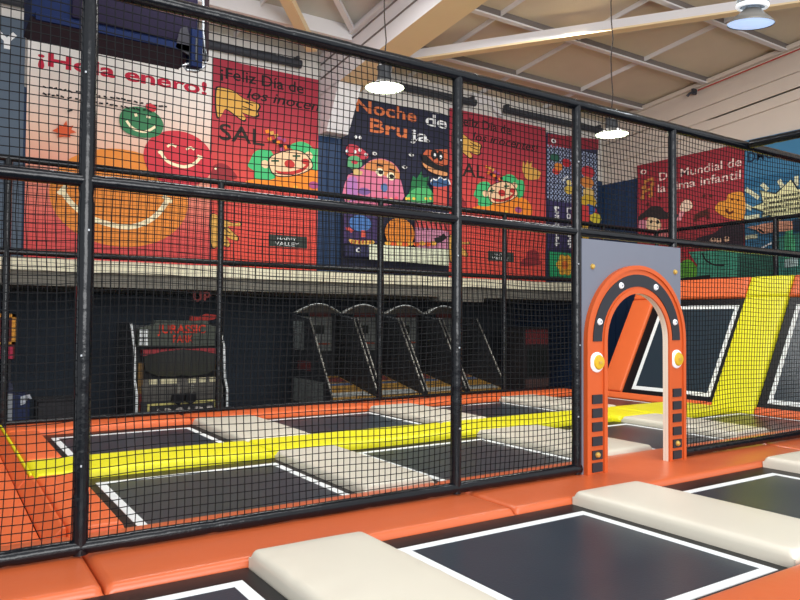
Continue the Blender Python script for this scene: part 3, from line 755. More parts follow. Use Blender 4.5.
# monster banner
t, A = banner('banner', 7.08, 9.9, 2.525, 6.27, flat(40,42,62), 'dark navy Halloween banner with a crowd of cartoon monsters, between the two red banners')
OB = flat(212,118,72)
a = A(); a.text('Noche', 7.40, 8.97, 5.97, 0.27, OB, offset=0.02); a.text('de', 9.22, 9.82, 5.95, 0.27, W_, offset=0.018); a.text('Bru', 7.76, 8.72, 5.58, 0.29, OB, offset=0.02); a.text('ja', 8.80, 9.30, 5.56, 0.25, W_, offset=0.018)
a.build('lettering', t)
def zz(pts, oy=140): return [(px/6.667+335, py/6.667+oy) for px, py in pts]
a = A(); a.k = 2
a.poly(zz([(75,420),(80,250),(120,220),(180,180),(240,135),(310,125),(380,150),(425,200),(435,260),(437,420)]), flat(216,120,150), smooth=3)
a.poly(zz([(190,190),(240,140),(310,130),(380,155),(422,205),(430,262),(360,250),(280,215)]), flat(214,140,84), smooth=3)
a.poly(zz([(82,400),(84,260),(140,250),(150,330),(140,400)]), flat(180,120,180), smooth=3); a.poly(zz([(150,350),(170,320),(215,325),(235,350),(200,368)]), flat(122,92,150), smooth=3)
for x, y in ((298,215),(372,243)): a.oval(335+x/6.667, 140+y/6.667, 4.2, 4.0, flat(244,236,200)); a.oval(335+(x+3)/6.667, 140+y/6.667, 2.3, 2.2, K)
a.stroke(zz([(275,165),(320,175)]), 0.04, K); a.stroke(zz([(360,195),(400,205)]), 0.04, K); a.poly(zz([(305,300),(325,290),(345,300),(345,335),(325,345),(305,330)]), flat(92,122,170), smooth=3)
for i in range(10): a.oval(335+(90+i*35)/6.667, 140+(395-8*(i%2))/6.667, 1.6, 1.4, flat(236,90,110) if i % 2 else flat(250,200,120))
a.build('pink_monster', t)
a = A(); a.k = 24
a.poly(zz([(70,95),(70,55),(90,32),(130,35),(180,65),(215,95),(210,125),(160,130),(100,112)]), flat(190,62,76), smooth=3); a.poly(zz([(75,150),(90,115),(140,108),(172,140),(170,178),(120,192),(80,180)]), flat(96,168,118), smooth=3)
for x, y in ((75,78),(128,80),(160,70),(200,100)): a.oval(335+x/6.667, 140+y/6.667, 1.5, 1.8, W_)
a.oval(335+125/6.667, 140+150/6.667, 3.2, 2, flat(190,62,76)); a.poly(zz([(110,200),(140,195),(180,215),(170,235),(115,235)]), flat(214,180,120))
a.build('red_monster', t)
a = A(); a.k = 24
a.poly(zz([(480,420),(490,350),(500,300),(515,240),(540,260),(570,210),(585,255),(620,245),(610,300),(640,340),(665,420)]), flat(44,116,72)); a.poly(zz([(470,410),(495,350),(540,320),(590,312),(640,345),(665,415)]), flat(84,178,110), smooth=3)
for x in (470,490,520,600,630): a.oval(335+x/6.667, 140+392/6.667, 1.6, 1.4, flat(240,200,80))
a.build('green_monster', t)
a = A(); a.k = 40
a.poly(zz([(575,100),(600,68),(740,65),(745,165),(700,180),(640,160),(600,130)]), flat(196,98,66)); a.poly(zz([(562,95),(600,105),(660,160),(740,185),(738,240),(660,215),(590,165)]), K)
a.poly(zz([(570,150),(610,175),(680,205),(735,215),(735,242),(660,228),(600,195)]), flat(216,150,100), smooth=3)
for x, y in ((652,100),(692,112)): a.oval(335+x/6.667, 140+y/6.667, 3.4, 5, K); a.oval(335+(x+4)/6.667, 140+(y+4)/6.667, 1.2, 2, W_)
a.build('toothed_monster', t)
a = A(); a.k = 52
a.poly(zz([(645,445),(645,310),(735,310),(735,445)]), flat(206,84,76)); a.poly(zz([(622,290),(640,262),(665,270),(690,248),(715,268),(740,260),(757,300),(700,315),(650,312)]), flat(60,92,136), smooth=3)
a.stroke(zz([(625,285),(640,262),(665,270),(690,248),(715,268),(740,260),(757,300)]), 0.03, W_)
a.build('cloud_monster', t)
for x, y in ((250,95),(450,185),(495,103),(515,5),(600,10)):
    a = A(); a.k = 66; a.oval(335+x/6.667, 140+y/6.667, 2.6, 1.7, flat(206,206,206)); a.oval(335+(x+3)/6.667, 140+(y+2)/6.667, 1, .9, K); a.build('floating_eye', t)
for x, y in ((125,418),(155,422)):
    a = A(); a.k = 66; a.oval(335+x/6.667, 75+y/6.667, 1.6, 1.6, W_); a.build('floating_eye', t)
def zy(pts): return [(px/6.667+335, py/6.667+200) for px, py in pts]
a = A(); a.k = 70
a.poly(zy([(45,95),(280,110),(280,290),(45,290)]), flat(70,56,98)); a.oval(335+155/6.667, 200+158/6.667, 11, 8, flat(78,122,186)); a.poly(zy([(55,185),(80,185),(115,210),(95,220),(65,205)]), flat(222,90,80)); a.poly(zy([(160,205),(185,205),(190,250),(160,250)]), flat(222,96,80))
a.poly(zy([(80,262),(150,275),(240,272),(240,296),(150,298),(90,288)]), flat(236,190,90), smooth=2)
for i in range(6): a.stroke(zy([(100+i*24,268),(96+i*24,294)]), 0.03, flat(170,60,60), smooth=0)
a.build('blue_bird', t)
a = A(); a.k = 90
a.poly(zy([(515,125),(735,150),(735,345),(515,325)]), flat(196,132,160)); a.poly(zy([(515,130),(640,145),(735,160),(735,215),(640,195),(515,185)]), flat(214,84,84))
for i in range(7): a.stroke(zy([(525+i*30,140),(540+i*30,205)]), 0.035, K, smooth=0)
a.stroke(zy([(645,275),(680,265),(715,240)]), 0.13, K); a.oval(335+412/6.667, 200+225/6.667, 14.5, 15, flat(222,134,52), n=32)
for i in range(5): a.stroke(zy([(345+i*34,150+6*abs(i-2)),(335+i*38,220),(345+i*34,300-6*abs(i-2))]), 0.03, flat(120,56,30))
for i in range(9): a.oval(335+(330+i*38)/6.667, 200+(292+5*(i%2))/6.667, 3.0, 2.2, flat(232,100,56) if i % 2 else flat(238,180,80))
a.build('pumpkin', t)
a = A(); a.k = 110
a.poly(zy([(205,298),(735,335),(735,440),(205,400)]), flat(226,232,206)); a.poly(zy([(45,300),(204,300),(204,382),(45,378)]), flat(52,52,84)); a.oval(335+135/6.667, 200+338/6.667, 2.4, 2.6, W_); a.oval(335+137/6.667, 200+338/6.667, 1.2, 1.4, flat(52,52,84))
a.build('pale_strip', t)

# patterned banner
t, A = banner('banner', 13.02, 14.93, 2.525, 6.36, flat(50,54,82), 'narrow patterned banner with blue dots and fruit, partly behind the post left of the arch')
Q = lambda pts: [(px/6.667+535, py/6.667+115) for px, py in pts]
a = A(); a.poly(Q([(85,125),(424,162),(424,232),(85,215)]), flat(150,48,62)); a.oval(553.5,141,2.4,2.2,W_); a.oval(553.5,141,1.2,1.2,K); a.build('red_header', t)
a = A(); a.k = 2
uA, uB = 13.06, 14.88
zt_, zb_ = 6.02, 4.62
i = 0; z = zt_
while z > zb_:
    u = uA + (0.055 if i % 2 else 0)
    while u < uB:
        a.mb.add([a.P(u-.036,z), a.P(u,z-.036), a.P(u+.036,z), a.P(u,z+.036)], [(0,1,2,3)], flat(168,184,214)); u += 0.11
    z -= 0.055; i += 1
a.build('dot_pattern', t)
a = A(); a.k = 4
for x, y, r1, c in ((140,375,4,flat(214,70,62)),(155,345,4.5,flat(226,140,60)),(208,320,5,flat(186,44,56)),(130,285,5,flat(48,100,84)),(225,500,5,flat(222,190,80)),(350,380,7,flat(198,60,70)),(345,450,7,flat(222,140,70)),(355,520,6,flat(236,200,120)),(355,575,8,flat(222,180,60)),(370,660,8,flat(200,60,66)),(360,630,6,flat(60,100,170)),(400,690,6,flat(232,210,70))):
    a.oval(535+x/6.667, 115+y/6.667, r1, r1*0.9, c, n=7)
a.poly(Q([(205,440),(230,430),(240,460),(215,480)]), flat(240,220,140)); a.stroke(Q([(175,440),(215,410)]), 0.06, W_)
a.build('fruit', t)
a = A(); a.k = 20
p0 = on_back(546.5,202); p1 = on_back(571,252)
a.poly([(13.03,4.6),(14.2,4.6),(14.2,3.35),(13.03,3.35)], flat(58,52,92), px=False)
a.text('Los', 4.50, 4.05, 13.72, 0.20, W_, vert=True, offset=0.02); rnd = random.Random(9)
for cx_ in (13.35, 13.80):
    z = 4.45 if cx_ < 13.5 else 3.98
    while z > 3.45:
        hh = rnd.uniform(0.05, 0.13); a.stroke([(cx_-.08, z), (cx_+.08, z)], hh*0.6, W_, px=False, smooth=0); a.stroke([(cx_-.08 if rnd.random() < .5 else cx_+.05, z), (cx_-.02, z-hh)], 0.05, W_, px=False, smooth=0); z -= hh+0.03
a.build('vertical_lettering', t)
a = A(); a.k = 40
a.poly([(13.05,3.3),(14.22,3.3),(14.22,2.66),(13.05,2.66)], flat(40,160,104), px=False)
for j in range(6): a.oval(13.62+0.2*math.cos(j*PI/3), 2.98+0.18*math.sin(j*PI/3), 0.12, 0.11, flat(240,180,60), px=False, n=12)
a.oval(13.62,2.98,0.12,0.11,flat(230,120,50),px=False,n=12); a.build('flower_tile', t)
a = A(); a.k = 52
for j, c in enumerate((flat(214,70,70),flat(226,180,60),flat(196,60,120),flat(214,80,66))): a.poly([(14.25,4.6-0.48*j),(14.5,4.6-0.48*j),(14.5,4.15-0.48*j),(14.25,4.15-0.48*j)], c, px=False)
a.build('side_tile', t)

# right wall banners
gm2 = gradient_mat('rhyme_print', [(0.0, rgb(184,70,74)), (0.6, rgb(170,58,68)), (1.0, rgb(152,48,60))])
t, A = banner('banner', 8.99, 11.86, 2.335, 5.54, gm2, 'dark red banner on the right wall about nursery rhymes, with music notes', 'right')
a = A(); CT = flat(244,214,206)
a.text('Día Mundial de', 11.20, 9.04, 5.04, 0.20, CT, offset=0.008); a.text('la rima infantil', 11.24, 9.06, 4.75, 0.20, CT, offset=0.008); a.oval(643.5,172,3,2.6,CT); a.oval(644,172,1.6,1.4,flat(160,44,58)); a.build('lettering', t)
S_ = lambda pts: [(px/4.285+635, py/4.285+140) for px, py in pts]
a = A(); a.k = 3
a.poly(S_([(15,330),(50,300),(70,285),(110,285),(135,310),(190,320),(195,335),(90,340),(50,330),(20,350)]), flat(54,46,48), smooth=3); a.poly(S_([(55,335),(90,335),(110,350),(110,380),(80,395),(50,375)]), flat(244,214,170), smooth=3)
a.oval(635+98/4.285,140+352/4.285,1.6,2,K); a.oval(635+70/4.285,140+350/4.285,1.4,1.8,K); a.poly(S_([(20,345),(50,345),(45,385),(20,390)]), flat(206,130,150), smooth=2); a.poly(S_([(100,380),(150,380),(140,420),(60,420)]), flat(222,130,130))
a.build('hatted_figure', t)
a = A(); a.k = 16
a.poly(S_([(195,285),(215,258),(240,262),(248,285),(230,305),(200,305)]), flat(244,214,190), smooth=3); a.poly(S_([(195,305),(215,305),(200,345),(180,345)]), flat(230,150,160)); a.build('raised_hand', t); a = A(); a.k = 20; a.poly(S_([(345,295),(365,265),(395,258),(400,235),(430,225),(470,232),(470,335),(410,338),(370,320)]), flat(236,158,62), smooth=3)
for x, y in ((420,255),(445,258),(395,300)): a.oval(635+x/4.285,140+y/4.285,1.4,1.2,flat(110,50,30))
a.stroke(S_([(395,305),(410,315),(425,305)]),0.05,flat(110,50,30)); a.build('star_figure', t)
a = A(); a.k = 26
BR = flat(88,46,40)
for pts in ([(262,350),(262,325),(315,300),(315,340)],): a.stroke(S_(pts),0.08,BR,smooth=0); a.stroke(S_([(262,335),(315,312)]),0.08,BR,smooth=0)
OCH = flat(204,136,70)
a.build('music_note', t)
for ox, oy in ((-14,-2),(-20,42)): a = A(); a.k = 30; a.stroke(S_([(60+ox,205+oy),(60+ox,180+oy),(95+ox,168+oy),(95+ox,195+oy)]),0.08,OCH,smooth=0); a.oval(635+(56+ox)/4.285,140+(207+oy)/4.285,2.2,2,OCH); a.oval(635+(91+ox)/4.285,140+(197+oy)/4.285,2.2,2,OCH); a.build('music_note', t)
for x, y in ((110,250),(60,275),(330,240),(300,240)): a = A(); a.k = 36; a.oval(635+x/4.285,140+y/4.285,1.6,1.6,BR); a.build('music_note', t)
a = A(); a.k = 44
a.poly(S_([(345,400),(390,365),(472,362),(472,470),(280,465),(270,420)]), flat(62,48,58)); a.poly(S_([(195,470),(260,470),(275,540),(235,530),(215,480)]), flat(186,50,60)); a.poly(S_([(235,480),(472,470),(472,585),(240,590),(275,540)]), flat(74,158,132)); a.poly(S_([(190,540),(200,530),(235,510),(270,545),(265,590),(190,600)]), flat(104,178,64), smooth=2)
a.stroke(S_([(295,485),(310,515),(345,535),(390,538)]), 0.04, K); a.stroke(S_([(200,600),(330,585)]),0.08,K)
for x, y in ((340,430),(365,432),(400,425)): a.oval(635+x/4.285,140+y/4.285,3,2.6,flat(236,190,160)); a.oval(635+(x+2)/4.285,140+(y-6)/4.285,1.2,1.2,K)
a.build('lower_scene', t)
t, A = banner('banner', 6.3, 8.97, 2.335, 5.58, flat(64,122,160), 'blue comic style banner with a cream speech burst, at the right edge', 'right')
a = A(); a.text('DMC', 8.89, 8.33, 5.08, 0.22, flat(28,46,70), offset=0.014)
a.poly([(8.96,4.72),(6.4,4.72),(6.4,4.50),(8.96,4.50)], flat(46,104,142), px=False); a.build('lettering', t)
a = A(); a.k = 4
for p0_, p1_ in (((746,189),(759,198)),((745,205),(752,209)),((779,180),(784,189)),((762,184),(768,190)),((797,176),(797,186)),((745,218),(760,216)),((745,238),(758,236))): a.stroke([p0_, p1_], 0.09, flat(222,224,190), smooth=0)
burst = [(752,207.5),(764,203),(761,191),(777,194),(791,180),(798,190),(815,184),(818,198),(830,205),(818,214),(806,222),(792,214),(779,221),(770,215),(763,217),(764,211)]
a.poly([(x+(1.2 if x > 785 else -1.2), y+(1 if y > 203 else -1.2)) for x, y in burst], flat(40,60,70)); a.poly(burst, flat(232,230,178))
rnd = random.Random(4)
for k_, yy in enumerate((199,204,209,214)):
    x = 765
    while x < 812:
        w = rnd.uniform(1, 3); a.stroke([(x, yy-(x-765)*0.16), (x+w, yy-(x+w-765)*0.16)], 0.05, flat(84,86,70), smooth=0); x += w+rnd.choice((.6, .8, 1.6))
a.build('speech_burst', t)
a = A(); a.k = 60
a.poly([(740,278),(740,254),(776,252),(776,276)], flat(52,104,90)); a.poly([(776,276),(776,238),(806,232),(806,276)], flat(64,134,120)); a.poly([(786,240),(788,228),(794,228),(797,242),(797,262),(787,264)], flat(84,182,130)); a.poly([(786,260),(800,256),(800,266),(787,268)], flat(190,216,214))
a.poly([(749,227.5),(760,225.5),(768,223.5),(796,221),(796,230),(778,232),(764,234),(758,230)], flat(224,160,132), smooth=2); a.stroke([(760,229),(766,233)], 0.04, K); a.poly([(794,220),(806,218),(806,232),(795,231)], flat(40,60,80)); a.stroke([(764,248),(774,243)],0.04,W_)
a.build('pointing_hand', t)

# ================================================================== LAMPS
def lamp(loc, label, lit=True, r=0.25):
    t = thing('pendant_lamp', loc, label, 'lamp', None)
    x, y, z = loc; kk = 0.75 if lit else 1.15
    mb = MB(); mb.lathe([(r,0.0),(r*0.995,0.012),(r*0.8,0.05*kk),(r*0.55,0.09*kk),(r*0.36,0.13*kk)], M_SHADE, loc); mb.lathe([(r*0.995,0.0),(r*0.97,0.01),(r*0.78,0.04*kk),(r*0.5,0.08*kk)], M_SHADE, loc); mb.build('shade', t, smooth=40)
    mb = MB(); mb.lathe([(0.0,-0.02),(r*0.5,-0.014),(r*0.8,-0.002),(r*0.97,0.008)], M_LIT if lit else M_LITB, loc); ln = mb.build('lens', t, smooth=40); ln['label'] = 'glowing lens' if lit else 'pale blue lens'
    mb = MB()
    if lit: mb.lathe([(0.0,0.32),(0.06,0.32),(0.1,0.27),(0.085,0.2),(0.10,0.09)], M_CAB, loc)
    else:
        mb.lathe([(0.0,0.50),(0.13,0.50),(0.145,0.47),(0.145,0.36),(0.135,0.35),(0.15,0.2),(0.155,0.19)], M_STEEL, loc)
        for k_ in range(14):
            q = 2*PI*k_/14; mb.beam((x+.15*math.cos(q), y+.15*math.sin(q), z+.2), (x+.142*math.cos(q), y+.142*math.sin(q), z+.46), .008, .008, M_STEEL, up=(math.cos(q), math.sin(q), 0))
    mb.build('housing', t, smooth=40)
    if not lit:
        mb = MB(); mb.lathe([(0.155,0.20),(0.16,0.18),(0.15,0.165),(0.12,0.165)], M_RING, loc); mb.build('collar', t, smooth=40)['label'] = 'bright collar'
    mb = MB(); zr = roof_z(y); n = 10
    mb.tube([(x+0.015*math.sin(i*1.9), y+0.012*math.cos(i*2.3), z+0.34+(zr-z-0.34)*i/n) for i in range(n+1)], 0.009, M_CORD, 6); mb.build('cord', t)
    L = bpy.data.lights.new('lamp_light', 'SPOT'); L.energy = 90 if lit else 60; L.spot_size = 2.5; L.spot_blend = 0.6; L.shadow_soft_size = 0.2; L.color = (1,0.98,0.9) if lit else (0.9,0.95,1)
    o = bpy.data.objects.new('lamp_light', L); COL.objects.link(o); o.location = (x, y, z-0.03)
    return t
lamp((4.70, 7.55, 4.46), 'lit pendant lamp hanging in front of the navy monster banner')
lamp((8.62, 7.26, 4.39), 'lit pendant lamp hanging above the arch, in front of the wall corner')
tl = lamp((7.02, 4.11, 4.63), 'steel pendant lamp with a cool blue lens under the roof, upper right', lit=False, r=0.228)

tl.rotation_euler = (Matrix.Rotation(math.radians(7), 3, rgt) @ Matrix.Rotation(math.radians(3), 3, fwd)).to_euler()

# ================================================================== SUSPENDED UNIT (upper left)
t = thing('suspended_heater', (1.7, 9.5, 4.85), 'dark blue suspended box unit at the top left, in front of the white banner', 'heater')
mb = MB(); mb.box(0.9, 2.92, 9.5, 10.3, 5.16, 6.2, M_BLUEST); mb.box(1.35, 2.9, 9.47, 9.5, 5.24, 6.15, M_PURP); mb.build('body', t, bevel=0.015)
mb = MB(); mb.prism([(9.40,5.10),(9.40,5.18),(9.5,5.22),(9.6,5.22),(9.6,5.06)], 'x', 0.95, 2.78, M_BLUEST); mb.build('front_ledge', t)
mb = MB(); mb.prism([(9.42,5.10),(9.52,4.87),(10.0,5.06),(10.3,5.17),(9.5,5.16)], 'x', 0.9, 2.68, M_BROWN); mb.build('lower_tray', t)
mb = MB(); mb.box(2.80, 2.95, 9.36, 9.62, 4.90, 5.42, M_BLUEST); mb.box(2.85, 2.88, 9.35, 9.37, 4.98, 5.3, M_CAB); mb.build('end_bracket', t, bevel=0.01)
mb = MB(); mb.prism([(2.60,5.12),(2.66,5.38),(2.74,5.44),(2.79,5.3),(2.79,5.05)], 'y', 9.40, 9.43, M_PLATE); mb.build('side_plate', t)
mb = MB(); mb.tube([(2.97,9.45,5.9),(2.98,9.45,5.4),(3.02,9.45,5.1),(3.0,9.42,4.95),(2.9,9.4,4.86),(2.75,9.4,4.84),(2.7,9.42,4.9),(2.8,9.44,4.95)], 0.018, M_STEEL, 8); mb.build('hose_loop', t, smooth=50)
mb = MB(); mb.box(3.0, 3.06, 9.45, 9.52, 5.05, 6.4, M_BROWN); mb.lathe([(0,-.03),(0.05,-.03),(0.05,.03),(0,.03)], M_CAB, (3.0,9.44,5.08), 14, 'y'); mb.build('valve_pipe', t, smooth=40)
for xx in (1.1, 2.75):
    mb = MB(); mb.tube([(xx,9.9,6.2),(xx,9.9,roof_z(9.9))], 0.015, M_CAB, 6); mb.build('hanger_rod', t)

# ================================================================== ARCADE UNDER THE MEZZANINE
ZA = -0.6
t = thing('arcade_cabinet', (3.8, 13.3, ZA), 'wide shooting arcade cabinet with red lettered sign and white edge trim under the mezzanine', 'arcade machine')
for xa, xs in ((2.98, 1), (4.62, -1)):
    mb = MB(); mb.prism([(13.0,ZA),(14.6,ZA),(14.6,1.45),(13.5,1.45),(13.22,1.0),(13.15,0.4),(13.0,0.2)], 'x', xa, xa+0.06, M_CAB); sp = mb.build('side_panel', t)
    mb = MB(); e_ = [(13.49,1.42),(13.20,1.0),(13.13,0.42),(12.985,0.2),(12.985,ZA)]
    mb.tube([(xa+0.03, y_, z_) for y_, z_ in e_], 0.022, M_WHITE, 6); ed = mb.build('edge_trim', t); ed['label'] = 'white edge trim'; sub(ed, sp)
    mb = MB(); mb.box(xa+0.08*xs, xa+0.16*xs+.0, 13.1, 13.16, -0.25, 0.75, flat(120,92,50)); mb.box(xa+0.09*xs, xa+0.15*xs, 13.09, 13.1, -0.1, 0.2, flat(120,44,40)); sub(mb.build('side_decal', t), sp)
mb = MB(); mb.box(3.04, 4.62, 13.45, 14.6, ZA, 1.4, M_CAB); mb.build('body', t)
mb = MB(); mb.prism([(3.06,1.02),(3.1,1.36),(3.34,1.42),(3.36,1.5),(4.32,1.5),(4.36,1.42),(4.57,1.36),(4.6,1.02)], 'y', 13.18, 13.45, flat(74,80,74)); hd = mb.build('header', t, bevel=0.01)
a = Art('back', 13.175); a.text('JURASSIC', 3.40, 4.28, 1.27, 0.15, flat(206,62,44), offset=0.02); a.text('PARK', 3.68, 4.05, 1.10, 0.13, flat(206,62,44), offset=0.02); sub(a.build('lettering', t), hd)['label'] = 'red lettering'
mb = MB()
for i in range(3):
    for j in range(4): mb.box(3.08+i*.055, 3.12+i*.055, 13.16, 13.18, 1.05+j*.075, 1.11+j*.075, M_WHITE)
sub(mb.build('lattice_window', t), hd)
mb = MB(); mb.prism([(4.0,1.5),(4.02,1.6),(4.14,1.56),(4.3,1.63),(4.56,1.6),(4.46,1.53),(4.35,1.5)], 'y', 13.2, 13.3, flat(150,46,42)); sub(mb.build('topper', t), hd)['label'] = 'jagged red topper'
mb = MB(); mb.prism([(3.15,0.98),(4.55,0.98),(4.55,0.86),(4.2,0.94),(3.85,0.97),(3.5,0.94),(3.15,0.86)], 'y', 13.14, 13.4, flat(150,56,62)); mb.build('red_bezel', t)
mb = MB(); mb.prism([(3.16,0.9),(3.3,0.95),(3.85,1.0),(4.4,0.95),(4.54,0.9),(4.5,0.6),(4.3,0.5),(4.0,0.47),(3.85,0.5),(3.7,0.47),(3.4,0.5),(3.2,0.6)], 'y', 13.16, 13.44, M_SCREEN); mb.build('screen', t)
mb = MB(); mb.prism([(13.16,0.44),(13.44,0.44),(13.44,0.1),(13.02,0.06),(13.02,0.24)], 'x', 3.12, 4.58, flat(86,84,80)); con = mb.build('console', t)
mb = MB(); 
for xx in (3.25,3.45,3.6,3.95,4.15,4.35): mb.box(xx, xx+0.14, 13.1, 13.15, 0.34, 0.44, flat(214,206,170))
sub(mb.build('lit_strip', t), con)
for xx in (3.72, 3.95):
    mb = MB(); mb.prism([(xx-0.09,0.18),(xx-0.11,0.05),(xx,-0.02),(xx+0.1,0.05),(xx+0.09,0.18)], 'y', 12.9, 13.05, M_BLACK); mb.beam((xx,12.95,0.15),(xx,12.88,0.34),0.05,0.06,M_CHROME); mb.build('light_gun', t, bevel=0.01)
mb = MB(); mb.box(3.1, 4.6, 13.03, 13.45, ZA, 0.06, M_CAB); fp = mb.build('front_panel', t)
mb = MB()
for q in ((3.2,4.45,-0.02,0.03),(3.2,3.24,-0.4,-0.02),(4.41,4.45,-0.4,-0.02)): mb.box(q[0],q[1],13.02,13.03,q[2],q[3],flat(206,196,120))
sub(mb.build('yellow_frame', t), fp)
a = Art('back', 13.02); a.text('ARCADE', 3.3, 4.38, -0.28, 0.2, flat(214,206,200), offset=0.02); sub(a.build('lettering', t), fp)

def basketball(x0, label):
    w = 1.15; t = thing('basketball_machine', (x0+w/2, 13.3, ZA), label, 'arcade machine', 'row of basketball arcade machines')
    yb = 15
    mb = MB(); mb.box(x0+.04, x0+w-.04, 12.95, 13.4, ZA, -0.12, flat(196,198,190)); ba = mb.build('base_cabinet', t)
    a = Art('back', 12.945); rnd = random.Random(5)
    for i in range(16): u = x0+0.1+rnd.uniform(0,.78); z = rnd.uniform(-.5,-.15); a.poly([(u,z),(u+.07,z+.02),(u+.05,z-.08),(u-.02,z-.06)], rnd.choice((flat(40,70,140),flat(60,60,70),flat(206,90,50),flat(150,150,150))), px=False)
    sub(a.build('front_print', t), ba)
    mb = MB(); mb.prism([(12.95,-0.13),(13.1,-0.09),(14.75,0.22),(14.75,0.1),(12.95,-0.2)], 'x', x0+.06, x0+w-.06, flat(176,134,62)); rp = mb.build('ball_ramp', t)
    mb = MB(); rz = lambda y: -0.09+(y-13.1)*0.31/1.65; [mb.prism([(ya,rz(ya)-.004),(ya,rz(ya)+.006),(yc,rz(yc)+.006),(yc,rz(yc)-.004)], 'x', x0+.1, x0+w-.1, cc) for ya, yc, cc in ((13.12,13.42,flat(176,182,180)),(13.95,14.1,flat(84,104,140)),(14.2,14.6,flat(120,60,56)))]; sub(mb.build('ramp_print', t), rp)
    for s in (0, 1):
        xs = x0 + s*(w-.05)
        mb = MB(); mb.prism([(12.95,-.6),(14.95,-.6),(14.95,1.66),(14.1,1.55),(13.0,-0.06)], 'x', xs, xs+.045, M_CAB); sd = mb.build('side_panel', t)
        mb = MB(); mb.tube([(xs+.022,14.06,1.58),(xs+.022,13.52,0.77),(xs+.022,12.97,-0.05)], 0.02, M_CHROME, 8); rl = mb.build('side_rail', t, smooth=50); rl['label'] = 'pale side rail'
        mb = MB(); xo = xs-0.003 if s == 0 else xs+.045
        mb.box(xo, xo+.003, 14.3, 14.85, 0.85, 1.5, M_CABG); mb.box(xo, xo+.003, 13.95, 14.6, 0.42, 0.62, flat(110,54,54)); mb.box(xo, xo+.003, 13.35, 14.8, -.3, 0.22, M_CABG); sub(mb.build('side_print', t), sd)
    mb = MB(); mb.box(x0+.05, x0+w-.05, 14.88, 14.95, ZA, 1.62, M_CAB); mb.build('back_wall', t)
    mb = MB(); mb.box(x0+.2, x0+w-.2, 14.80, 14.84, 0.8, 1.6, M_CABG); bb = mb.build('backboard', t)
    mb = MB(); mb.box(x0+.4, x0+w-.4, 14.79, 14.80, 1.2, 1.4, M_SCREEN); sub(mb.build('target_square', t), bb)
    mb = MB(); mb.tube([(x0+w/2+.19*math.cos(2*PI*i/20), 14.58+.19*math.sin(2*PI*i/20), 0.98) for i in range(21)], 0.014, flat(150,70,50), 6); mb.build('hoop', t, smooth=50)
    mb = MB(); mb.tube([(x0+.02+(w-.04)*i/16, 14.72, 1.68+0.2*math.sin(PI*i/16)) for i in range(17)], 0.028, M_CHROME, 8); hd = mb.build('header_arch', t, smooth=50); hd['label'] = 'pale arched top trim'
    mb = MB(); mb.prism([(x0+.02+(w-.04)*i/16, 1.68+0.2*math.sin(PI*i/16)) for i in range(17)], 'y', 14.74, 14.95, flat(96,92,86)); mb.build('header_board', t)
    mb = MB(); mb.box(x0+.3, x0+w-.3, 14.66, 14.7, 1.6, 1.7, flat(90,40,40)); sub(mb.build('scoreboard', t), hd)
    return t
xs0 = 6.85
labs = ['leftmost basketball arcade machine with arched top, its side panel facing the viewer', 'second basketball arcade machine from the left, behind the far net post', 'third basketball arcade machine from the left, in the row under the mezzanine', 'last basketball arcade machine of the row, partly behind the tall padded post']
p0 = basketball(xs0, labs[0])
for i in range(1, 4): dup(p0, (xs0+0.575+1.2*i, 13.3, ZA), labs[i])

t = thing('arcade_cabinet', (0.6, 13.4, ZA), 'red arcade cabinet with yellow framed sign at the far left under the mezzanine', 'arcade machine')
mb = MB(); mb.box(0.1, 1.1, 13.4, 14.3, ZA, 1.5, M_CAB); mb.build('body', t, bevel=0.02)
mb = MB(); mb.box(0.1, 1.13, 13.25, 13.4, 0.85, 1.6, flat(96,36,36)); sg = mb.build('sign_box', t, bevel=0.01)
mb = MB()
for q in ((0.1,1.14,1.54,1.6),(1.08,1.14,1.1,1.6),(0.1,1.14,1.1,1.14)): mb.box(q[0],q[1],13.235,13.25,q[2],q[3],flat(214,150,60))
sub(mb.build('yellow_frame', t), sg)
mb = MB(); mb.box(0.3,1.1,13.24,13.25,0.86,1.06,flat(180,50,80)); sub(mb.build('pink_panel', t), sg)
mb = MB(); mb.prism([(13.4,0.5),(13.0,0.4),(13.0,0.3),(13.4,0.25)], 'x', 0.1, 1.1, flat(60,64,84)); cp = mb.build('control_panel', t)
for xx, zz_ in ((0.95,0.47),(1.0,0.5),(0.8,0.5)):
    mb = MB(); mb.lathe([(0.03,0),(0.03,.03),(0,.035)], M_WHITE, (xx,13.15,zz_-.02), 10); sub(mb.build('button', t), cp)
t = thing('arcade_cabinet', (1.05, 12.5, ZA), 'low dark blue arcade pedestal with pale vertical strip at the left edge', 'arcade machine')
mb = MB(); mb.box(0.82, 1.27, 12.3, 12.7, ZA, 0.36, flat(40,50,84)); mb.build('body', t, bevel=0.02)
mb = MB(); mb.box(0.96,1.03,12.28,12.3,-0.3,0.38,flat(150,154,160)); mb.build('pale_strip', t)
mb = MB(); mb.prism([(1.14,0.2),(1.14,0.33),(1.26,0.36),(1.3,0.28),(1.24,0.3),(1.2,0.22)], 'y', 12.26, 12.3, flat(190,196,206)); mb.build('handle', t)
t = thing('storage_box', (1.75, 13.0, ZA), 'plain dark grey box on the arcade floor left of the first net post', 'box')
mb = MB(); mb.box(1.45, 2.15, 12.9, 13.5, ZA, 0.16, flat(58,58,62)); mb.build('body', t, bevel=0.015); MB().box(1.43,2.17,12.88,13.52,0.16,0.2,flat(48,48,52)).build('lid', t, bevel=0.01)
t = thing('floor_pole', (2.02, 12.4, ZA), 'thin dark red pole standing behind the first padded net post', 'pole')
MB().tube([(1.93,12.4,ZA),(1.93,12.4,2.05)], 0.025, flat(130,50,52), 8).build('pole_tube', t); MB().lathe([(0.12,0),(0.12,.02),(0.03,.03)], M_CAB, (1.93,12.4,ZA), 16).build('base_plate', t)
